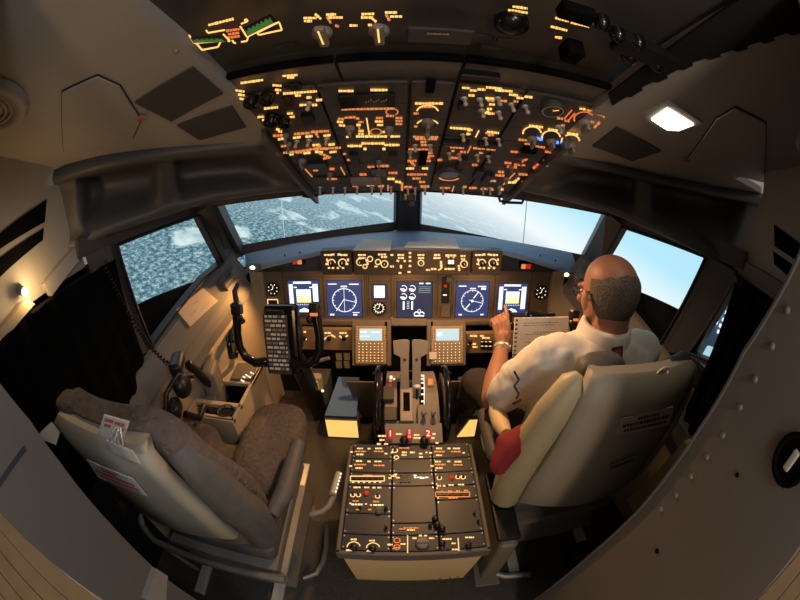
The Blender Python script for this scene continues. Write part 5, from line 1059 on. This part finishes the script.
def hand(b, W, palm_d, side_d, fingers, thumb):
    # palm_d: along the metacarpals; side_d: from little finger towards the index; fingers: bend list per finger
    pd_ = V(palm_d).normalized(); sd_ = V(side_d); sd_ = (sd_ - pd_ * sd_.dot(pd_)).normalized(); nm = pd_.cross(sd_).normalized()   # nm: bending axis is sd_
    limb(b, [W, W + pd_ * .04], [.027, .028], Sk, 12)
    for i in range(4): limb(b, [W + pd_ * .025 + sd_ * (-.018 + .012 * i), W + pd_ * .085 + sd_ * (-.030 + .020 * i)], [.015, .0125], Sk, 8)
    for i, (L, bend, bn) in enumerate(fingers):
        p = W + pd_ * (.082 + (.006, .011, .013, .008)[i]) + sd_ * (-.030 + .020 * i); d = pd_.copy(); P = [p]
        for k, seg in enumerate((.48, .30, .22)):
            a = R(bend * (.75, 1.1, .8)[k]); d = (Matrix.Rotation(a * bn, 3, sd_) @ d); p = p + d * L * seg; P.append(p)
        limb(b, P, [.0105, .0095, .0088, .0075], Sk, 8)
    q = W + pd_ * .028 + sd_ * .022; P = [q] + [q + V(t) for t in thumb]; limb(b, P, [.015, .012, .0105, .009][:len(P)], Sk, 8)
# raised hand: index finger up, the others folded
hd = (V((.362, 1.225, .80)) - WRL).normalized(); side = V((.9, .25, .1)); nmv = hd.cross(side)
hand(b, WRL, hd, side, [(.058, 68, -1), (.072, 66, -1), (.078, 55, -1), (.074, 10, -1)], [hd * .035 + side * .016 + V((0, .02, 0)), hd * .062 + side * .012 + V((0, .036, 0)), hd * .082 + side * .004 + V((0, .04, .0))])
hr = V((-.75, .5, .25)).normalized()
hand(b, WRR, hr, V((.1, -.2, .95)), [(.058, 50, 1), (.072, 50, 1), (.078, 48, 1), (.072, 40, 1)], [hr * .03 + V((0, -.01, .03)), hr * .06 + V((0, -.01, .035)), hr * .08 + V((0, -.005, .03))])
body = b.build('body', pt_); smooth_mod(body, 3, .0052)
b = MB()                                            # hair: back and sides, bald crown
rows = []
random.seed(5)
for i in range(13):
    el = R(-84 + 104 * i / 12); row = []
    for j in range(41):
        az = R(-104 + 208 * j / 40); edge = min(1, min(j, 40 - j) / 4, min(i, 12 - i) / 2 + .0)
        top = .55 + .45 * math.cos(az)              # the hairline drops towards the temples
        e2 = (el + R(1.2 * math.sin(j * 1.9) + 1.5 * math.sin(j * .8))) * (0.3 + .9 * top) if el > 0 else el * (.55 + .5 * top)
        r = Vector_r = 1.0
        d = V((math.sin(az) * math.cos(e2), -math.cos(az) * math.cos(e2), math.sin(e2)))
        k = 1 / math.sqrt((d.x / .0785) ** 2 + (d.y / .0985) ** 2 + (d.z / (.0885 if d.z > 0 else .122)) ** 2)
        k += -.001 + .008 * edge + random.uniform(-.0012, .0012)
        q = d * k; row.append(HF.p(q.x, q.y - .012, q.z + .022))
    rows.append(row)
b.grid(rows, M['hair']); o = b.build('hair', pt_); smooth_mod(o, 1)
for s in (-1, 1):
    b = MB(); b.ell(HF.at(s * .032, .084, -.008), .012, .008, .008, M['placard'], 10, 8); b.ell(HF.at(s * .032, .0905, -.008), .005, .003, .005, M['black'], 8, 6); b.build('eye', pt_)
t = b = MB()
for s in (-1, 1): b.tube([HF.p(s * .034 + .024 * math.cos(a), .106 - .004 * abs(math.cos(a)), -.010 + .019 * math.sin(a)) for a in [6.28 * i / 14 for i in range(14)]], .0018, M['black'], 6, True); b.tube([HF.p(s * .058, .102, -.004), HF.p(s * .082, .05, -.002), HF.p(s * .086, -.002, .006)], .0022, M['black'], 6)
b.tube([HF.p(-.010, .106, -.006), HF.p(0, .110, -.003), HF.p(.010, .106, -.006)], .002, M['black'], 6)
b.build('glasses', pt_)
# white short sleeved shirt
b = MB(); St = M['shirt']
def sect(z, cx, cyy, a, c, e=.75): 
    r = []
    for i in range(28):
        t = 6.2832 * i / 28; ct, st = math.cos(t), math.sin(t); r.append(V((cx + a * math.copysign(abs(ct) ** e, ct), cyy + c * math.copysign(abs(st) ** e, st), z)))
    return r
b.rings([sect(*q) for q in ((.47, .565, .80, .185, .135), (.56, .565, .785, .19, .135), (.68, .57, .765, .20, .130), (.80, .573, .765, .215, .125), (.88, .575, .772, .205, .105), (.93, .576, .782, .155, .085), (.962, .576, .79, .09, .07))], St)
for S_, E_, W_ in ((SHL, ELL, WRL), (SHR, ELR, WRR)):
    inn = V((.50 if S_.x < .5 else .65, .775, .895))
    limb(b, [inn, S_, S_.lerp(E_, .5), S_.lerp(E_, .80) + V((.012, -.012, .0))], [.066, .070, .070, .068], St, 16)
o = b.build('shirt', pt_); smooth_mod(o, 5, .010)
tx = bpy.data.textures.new('cloth_folds', 'CLOUDS'); tx.noise_scale = .07
dm = o.modifiers.new('folds', 'DISPLACE'); dm.texture = tx; dm.strength = .022; dm.mid_level = .5; dm.texture_coords = 'LOCAL'
b = MB()                                            # collar
rows = []
for i in range(25):
    a = R(-150 + 300 * i / 24 - 90); q = V((.576 + .070 * math.cos(a), .80 + .072 * math.sin(a), .048))
    rows.append([q + V((0, 0, .905)), q + V((0, 0, .945)) + V((math.cos(a), math.sin(a), 0)) * .002, q + V((math.cos(a), math.sin(a), 0)) * .016 + V((0, 0, .935)), q + V((math.cos(a), math.sin(a), 0)) * .024 + V((0, 0, .895))])
b.grid(rows, St); b.build('collar', pt_)
b = MB(); d = (WRL - ELL).normalized(); f = ft(WRL - d * .012, d); b.lathe(f, [(.031, -.008), (.034, -.006), (.034, .006), (.031, .008)], M['steel'], 18); nn = V((0, -.8, .6)); b.cyl(f.o + nn * .026, f.o + nn * .036, .015, .014, M['lever'], 14); b.build('wristwatch', pt_)
# trousers and shoes
b = MB(); Tm = M['trouser']
b.ell(Fr((.565, .80, .47)), .19, .155, .11, Tm, 20, 12, .8)
for hip, knee, foot in (((.47, .82, .47), (.285, 1.185, .50), (.31, 1.40, .12)), ((.66, .82, .47), (.72, 1.185, .445), (.72, 1.40, .12))):
    limb(b, [hip, V(hip).lerp(V(knee), .5), knee, V(knee).lerp(V(foot), .4), foot], [.095, .088, .068, .066, .05], Tm, 14)
o = b.build('trousers', pt_); smooth_mod(o, 3, .012)
dm = o.modifiers.new('folds', 'DISPLACE'); dm.texture = tx; dm.strength = .018; dm.mid_level = .5; dm.texture_coords = 'LOCAL'
for x in (.31, .72): b = MB(); b.ell(Fr((x, 1.45, .055)), .048, .13, .05, M['black'], 14, 8, .8); b.box(Fr((x, 1.45, .012)), .085, .25, .02, M['black'], .008); b.build('shoe', pt_)
# emblem on the shirt back, sleeve marks
b = MB(); c = PY(.66).at(617, 354); f = Fr(c, (1, .12, 0), (0, .45, 1)); b.box(f, .042, .040, .006, M['dkink'], .001); b.box(f.at(0, 0, .004), .022, .026, .003, M['red'], .001); b.build('back_emblem', pt_, 'small dark square emblem with red centre')
b = MB(); c = PX(.268).at(513, 380)
for (x0, y0), (x1, y1) in zip([(514, 371), (519, 380), (514, 386), (519, 394)], [(519, 380), (514, 386), (519, 394), (516, 399)]):
    p0, p1 = CAM + ray(x0, y0) * .875, CAM + ray(x1, y1) * .875; b.tube([p0, p1], .0028, M['trouser'], 6)
b.box(Fr(CAM + ray(517, 402) * .885, (.9, .4, 0), (.2, -.5, .8)), .018, .018, .006, M['dkink'], .001); b.build('sleeve_badge', pt_, 'dark zigzag and square badge on the sleeve')
# paper in front of him
pl = face(P3((.36, 1.17, .80), (.62, 1.20, .80), (.36, 1.10, .52))); quad = [(515, 318), (569, 317), (563, 372), (511, 377)]
t = thing('checklist_paper', "printed white paper sheaf held upright before the man over the control wheel", 'paper', pl.at(538, 345))
b = MB(); ps = [pl.at(*p) for p in quad]; b.slab(ps, pl.n, .006, M['paper'])
def bl(u, v): return ps[0].lerp(ps[1], u).lerp(ps[3].lerp(ps[2], u), v) + pl.n * .0006
for v, u0, u1 in ((.08, .15, .75), (.12, .15, .7), (.24, .35, .75), (.27, .2, .5), (.40, .2, .4), (.46, .2, .55), (.50, .2, .6), (.56, .2, .5), (.66, .2, .45), (.72, .2, .6)):
    u = u0
    while u < u1: w = random.uniform(.03, .08); b.poly([bl(u, v), bl(u + w, v), bl(u + w, v + .012), bl(u, v + .012)], M['lever']); u += w + .015
b.build('sheet', t)
b = MB()
for i in range(14): v = (i + .5) / 14; b.poly([bl(.012, v - .014), bl(.05, v - .014), bl(.05, v + .014), bl(.012, v + .014)], M['black'])
b.build('punched_edge', t, 'dark punched holes along the sheet edge')
# red cloth beside him on the seat
b = MB(); random.seed(9)
for px, py, r_ in ((503, 457, .035), (512, 446, .040), (522, 438, .040), (532, 431, .036), (541, 425, .033), (505, 442, .03), (499, 466, .03)):
    p = CAM + ray(px, py) * 1.01; b.ell(Fr(p), r_, r_ * 1.1, r_ * .9, M['redcloth'], 12, 8)
o = b.build('red_jacket'); smooth_mod(o, 4, .012); tag(o, 'crumpled red cloth tucked between the man and the seat side', 'cloth')
b = MB(); pl = PX(.285); P_ = [pl.at(*p) for p in ((496, 402), (497, 412), (501, 424), (506, 434))]
b.tube([p + V((.0, 0, 0)) for p in P_], [.024, .03, .03, .02], M['cream'], 12); b.build('armrest_pad', sr, 'cream lit armrest pad')
# ================================================================ CEILING AND WALL FITTINGS
def hatch(poly, lab):
    ps = [CL.at(*p) for p in poly]; c = sum(ps, V()) / len(ps); t = thing('ceiling_hatch', lab, 'hatch', c, 'ceiling hatches')
    b = MB(); b.slab([c + (p - c) * 1.03 + CL.n * .002 for p in ps], CL.n, .001, M['seam']); b.build('gap', t)
    b = MB(); b.slab([p + CL.n * .006 for p in ps], CL.n, .004, M['trim']); b.build('door', t)
    b = MB(); q = CL.at(*poly[-2], .008); b.box(frp(CL, q), .028, .018, .006, M['knob'], .002); b.box(frp(CL, q + CL.n * .004), .015, .008, .004, M['red'], .001); b.build('catch', t)
hatch([(64, 151), (63, 91), (98, 75), (120, 85), (141, 118), (133, 137)], 'pale hatch with a dark gap in the ceiling on the empty seat side')
hatch([(763, 181), (765, 122), (735, 107), (716, 118), (686, 160), (696, 166)], 'pale hatch in the ceiling beside the bright dome lamp')
for quad, lab in (([(135, 101), (193, 66), (223, 92), (172, 120)], 'larger dark speaker cloth patch in the ceiling on the empty seat side'), ([(177, 124), (232, 105), (246, 126), (200, 139)], 'smaller dark speaker cloth patch nearer the front on the empty seat side'), ([(592, 145), (617, 126), (661, 150), (632, 160)], 'dark speaker cloth patch in the ceiling below the bright dome lamp')):
    ps = [CL.at(*p) for p in quad]; b = MB(); b.slab([p + CL.n * .005 for p in ps], CL.n, .005, M['patch']); tag(b.build('speaker_grille'), lab, 'speaker', 'ceiling speakers')
t = thing('dome_lamp', 'bright lit white dome lamp recessed in the ceiling above the man', 'lamp', CL.at(671, 117))
b = MB(); ps = [CL.at(*p) for p in ((640, 112), (668, 99), (703, 122), (666, 138))]; b.slab([p + CL.n * .004 for p in ps], CL.n, .004, M['trim']); b.build('bezel', t)
b = MB(); ps = [CL.at(*p) for p in ((651, 117), (667, 106), (693, 122), (678, 128), (666, 127))]; b.slab([p + CL.n * .008 for p in ps], CL.n, .004, M['lampw']); b.build('lens', t)
for (px, py), r_, lab in (((-14, 106), .13, 'round pale louvred air vent in the ceiling at the empty seat side edge'), ((822, 142), .10, 'round pale air vent in the ceiling at the edge nearest the riveted frame')):
    f = frp(CL, CL.at(px, py)); t = thing('air_vent', lab, 'vent', f.o, 'round air vents')
    b = MB(); b.lathe(f, [(r_, 0), (r_, .012), (r_ * .93, .018), (r_ * .72, .018), (r_ * .66, .006), (.001, .006)], M['trim'], 32); b.build('rim', t)
    b = MB(); b.lathe(f, [(r_ * .65, .0065), (.001, .007)], M['blackm'], 28)
    for k in (.2, .33, .46, .58): b.lathe(f, [(r_ * k, .007), (r_ * (k + .03), .014), (r_ * (k + .07), .014), (r_ * (k + .08), .007)], M['trim'], 28)
    b.build('louvre', t)
b = MB(); L_ = [(612, 104), (640, 86), (665, 74), (690, 61), (718, 52), (745, 44), (772, 35), (799, 27)]
ps = [CL.at(*p) for p in L_]; pp = []
for i, p in enumerate(ps[:-1]):
    q = ps[i + 1]; pp += [p, p.lerp(q, .5), p.lerp(q, .55) + (V((-1, .3, 0))) * -.008, p.lerp(q, .95) - V((-1, .3, 0)) * .008]
pp += [ps[-1]]; e_ = [V((1.05, -.3, cz(-.3))), V((.36, -.3, cz(-.3))), V((.36, .62, cz(.62)))]
b.slab([p + CL.n * .005 for p in pp + e_], CL.n, .005, M['sidedark']); struct(b, 'ceiling_liner')
for px, py in ((176, 51), (155, 160), (105, 157), (30, 168), (52, 170), (268, 138), (694, 157), (620, 165), (672, 171), (789, 197), (720, 179), (608, 139)):
    b = MB(); f = frp(CL, CL.at(px, py, .001)); b.ell(f, .005, .005, .004, M['knob'], 10, 6); b.build('screw', bpy.data.objects['ceiling_left' if px < 400 else 'ceiling_right'])
for sd, quads in ((-1, [[(-6, 238), (47, 199), (45, 222), (-6, 253)], [(-6, 262), (44, 228), (43, 240), (-6, 283)]]), (1, [[(774, 224), (801, 244), (801, 264), (774, 246)], [(773, 251), (800, 270), (800, 288), (774, 264)]])):
    pl = PX(sd * 1.118); t = thing('louvre_slot', 'pair of dark slots in the side lining %s' % ('above the bare warm bulb' if sd < 0 else 'beside the riveted frame'), 'vent', pl.at(*quads[0][1]), 'side slots')
    for q in quads: b = MB(); b.slab([pl.at(*p) for p in q], pl.n, .003, M['blackm']); b.build('opening', t)
t = thing('reading_lamp', 'small bare warm bulb glowing on the wall at the empty seat side', 'lamp', PX(-1.07).at(25, 292)); p = PX(-1.07).at(25, 292)
b = MB(); b.ell(Fr(p), .012, .012, .014, M['lampo'], 12, 8); b.build('bulb', t); b = MB(); b.cyl(p + V((-.045, 0, .01)), p + V((-.008, 0, .0)), .016, .012, M['knob']); b.build('socket', t)
b = MB(); pl = PX(-1.06); ps = [pl.at(*p) for p in ((27, 299), (35, 304), (-4, 352), (-4, 334))]; b.slab(ps, pl.n, .03, M['side']); tag(b.build('wall_rail'), 'slanting cream rail lit by the bare warm bulb', 'rail')
b = MB(); pl = PX(-1.09); ps = [pl.at(*p) for p in ((78, 244), (87, 252), (52, 296), (44, 284))]; b.slab(ps, pl.n, .03, M['trim']); struct(b, 'trim_rail_left')
b = MB(); pl = PX(1.09); ps = [pl.at(*p) for p in ((738, 258), (733, 268), (784, 303), (792, 290))]; b.slab(ps, pl.n, .03, M['sill']); struct(b, 'trim_rail_right')
b = MB(); pl = PX(-1.02); ps = [pl.at(*p) for p in ((36, 437), (52, 422), (60, 432), (56, 445))]; b.slab(ps, pl.n, .004, M['placard']); tag(b.build('paper_corner'), 'cream paper corner sticking out beyond the top of the empty seat', 'paper')
b = MB(); pl = PX(1.0); ps = [pl.at(*p) for p in ((626, 500), (658, 470), (684, 441), (693, 452), (664, 490), (637, 518))]; b.slab(ps, pl.n, .04, M['cream']); tag(b.build('side_stowage_bin'), 'cream side bin edge showing between the occupied seat and the riveted frame', 'bin')
# seen through the rear window on the man's side: the dim hall with a rack of white lights
t = thing('equipment_rack', 'dim blue rack with rows of small white lights seen through the rear window', 'rack', (2.3, 1.45, 0))
pl = face(Plane((2.3, 1.45, .6), (-.9, -.42, 0))); P0 = pl.at(722, 330); f = Fr((P0.x, P0.y, .6), V((0, 0, 1)).cross(pl.n), (0, 0, 1))
b = MB(); b.box(Fr((P0.x, P0.y, .55), f.x, (0, 0, 1)).at(0, 0, -.12), .36, 1.1, .2, M['bluegr'], .01); b.build('cabinet', t)
for px, py in ((711, 318), (715, 311), (719, 304), (716, 322), (720, 314), (724, 307), (721, 326), (724, 320), (727, 313), (719, 332), (724, 334)):
    b = MB(); q = frp(pl, pl.at(px, py)); b.box(Fr(pl.at(px, py, .01), f.x, f.y), .035, .025, .01, M['scrw'], .001); b.build('light', t)
pl = PX(1.30); ps = [pl.at(*p) for p in ((707, 346), (722, 352), (728, 372), (702, 355))]; c = sum(ps, V()) / 4
t = thing('glowing_sheet', 'pale blue folded sheet, given a glow, on a stand seen low through the rear window', 'tablet', (c.x, c.y, 0))
b = MB(); b.slab(ps, pl.n, .02, M['scrc']); b.build('screen', t)  # folded sheet given a screen's glow
b = MB(); b.cyl((c.x + .04, c.y, 0), (c.x + .04, c.y, c.z), .015, .015, M['black']); b.lathe(Fr((c.x + .04, c.y, 0)), [(.10, 0), (.10, .01), (.02, .02)], M['black']); b.build('stand', t)
# ================================================================ LIGHT
def lamp(name, typ, loc, col, e, size=.05, to=None, spot=90, blend=.6):
    l = bpy.data.lights.new(name, typ); l.color = col; l.energy = e
    if typ == 'AREA': l.size = size
    else: l.shadow_soft_size = size
    if typ == 'SPOT': l.spot_size = R(spot); l.spot_blend = blend
    o = bpy.data.objects.new(name, l); COL.objects.link(o); o.location = loc
    if to is not None: o.rotation_euler = (V(to) - V(loc)).to_track_quat('-Z', 'Y').to_euler()
    return o
W = bpy.data.worlds.new('world'); sc.world = W; W.use_nodes = True
bg = W.node_tree.nodes['Background']; bg.inputs[0].default_value = (1, .84, .74, 1); bg.inputs[1].default_value = .22
lamp('hall_lamp', 'POINT', (.27, -.55, 1.70), (.93, .97, 1), 13, .12)
lamp('map_lamp_left', 'SPOT', (-.66, 1.44, .86), (1, .50, .16), 9, .02, (-.95, 1.1, .45), 130)
lamp('map_lamp_right', 'SPOT', (.72, 1.44, .86), (1, .58, .25), 5, .02, (.50, 1.0, .6), 130)
lamp('flood_lamp', 'SPOT', (.09, 1.20, 1.32), (1, .54, .23), 28, .03, (.15, .85, .4), 140)
for x in (-.36, 0, .36): lamp('panel_flood', 'SPOT', (x, 1.50, .858), (1, .50, .18), 1.5, .01, (x, 1.62, .45), 150)
lamp('bare_bulb', 'POINT', (-1.045, .475, 1.243), (1, .6, .25), 1.2, .012)
q = CL.at(671, 117, .03); lamp('dome_lamp_light', 'SPOT', q, (1, .87, .7), 1.6, .03, q + V((-.35, -.1, -1)), 160)
lamp('seat_fill_spot', 'SPOT', (.30, -.10, 1.70), (.95, .97, 1), 12, .08, (-.75, .30, .75), 75, .8)  # unseen spot added to brighten the empty seat's back
lamp('hall_low_lamp', 'POINT', (.05, -1.3, .95), (1, .62, .28), 20, .12)
vs.exposure = 0
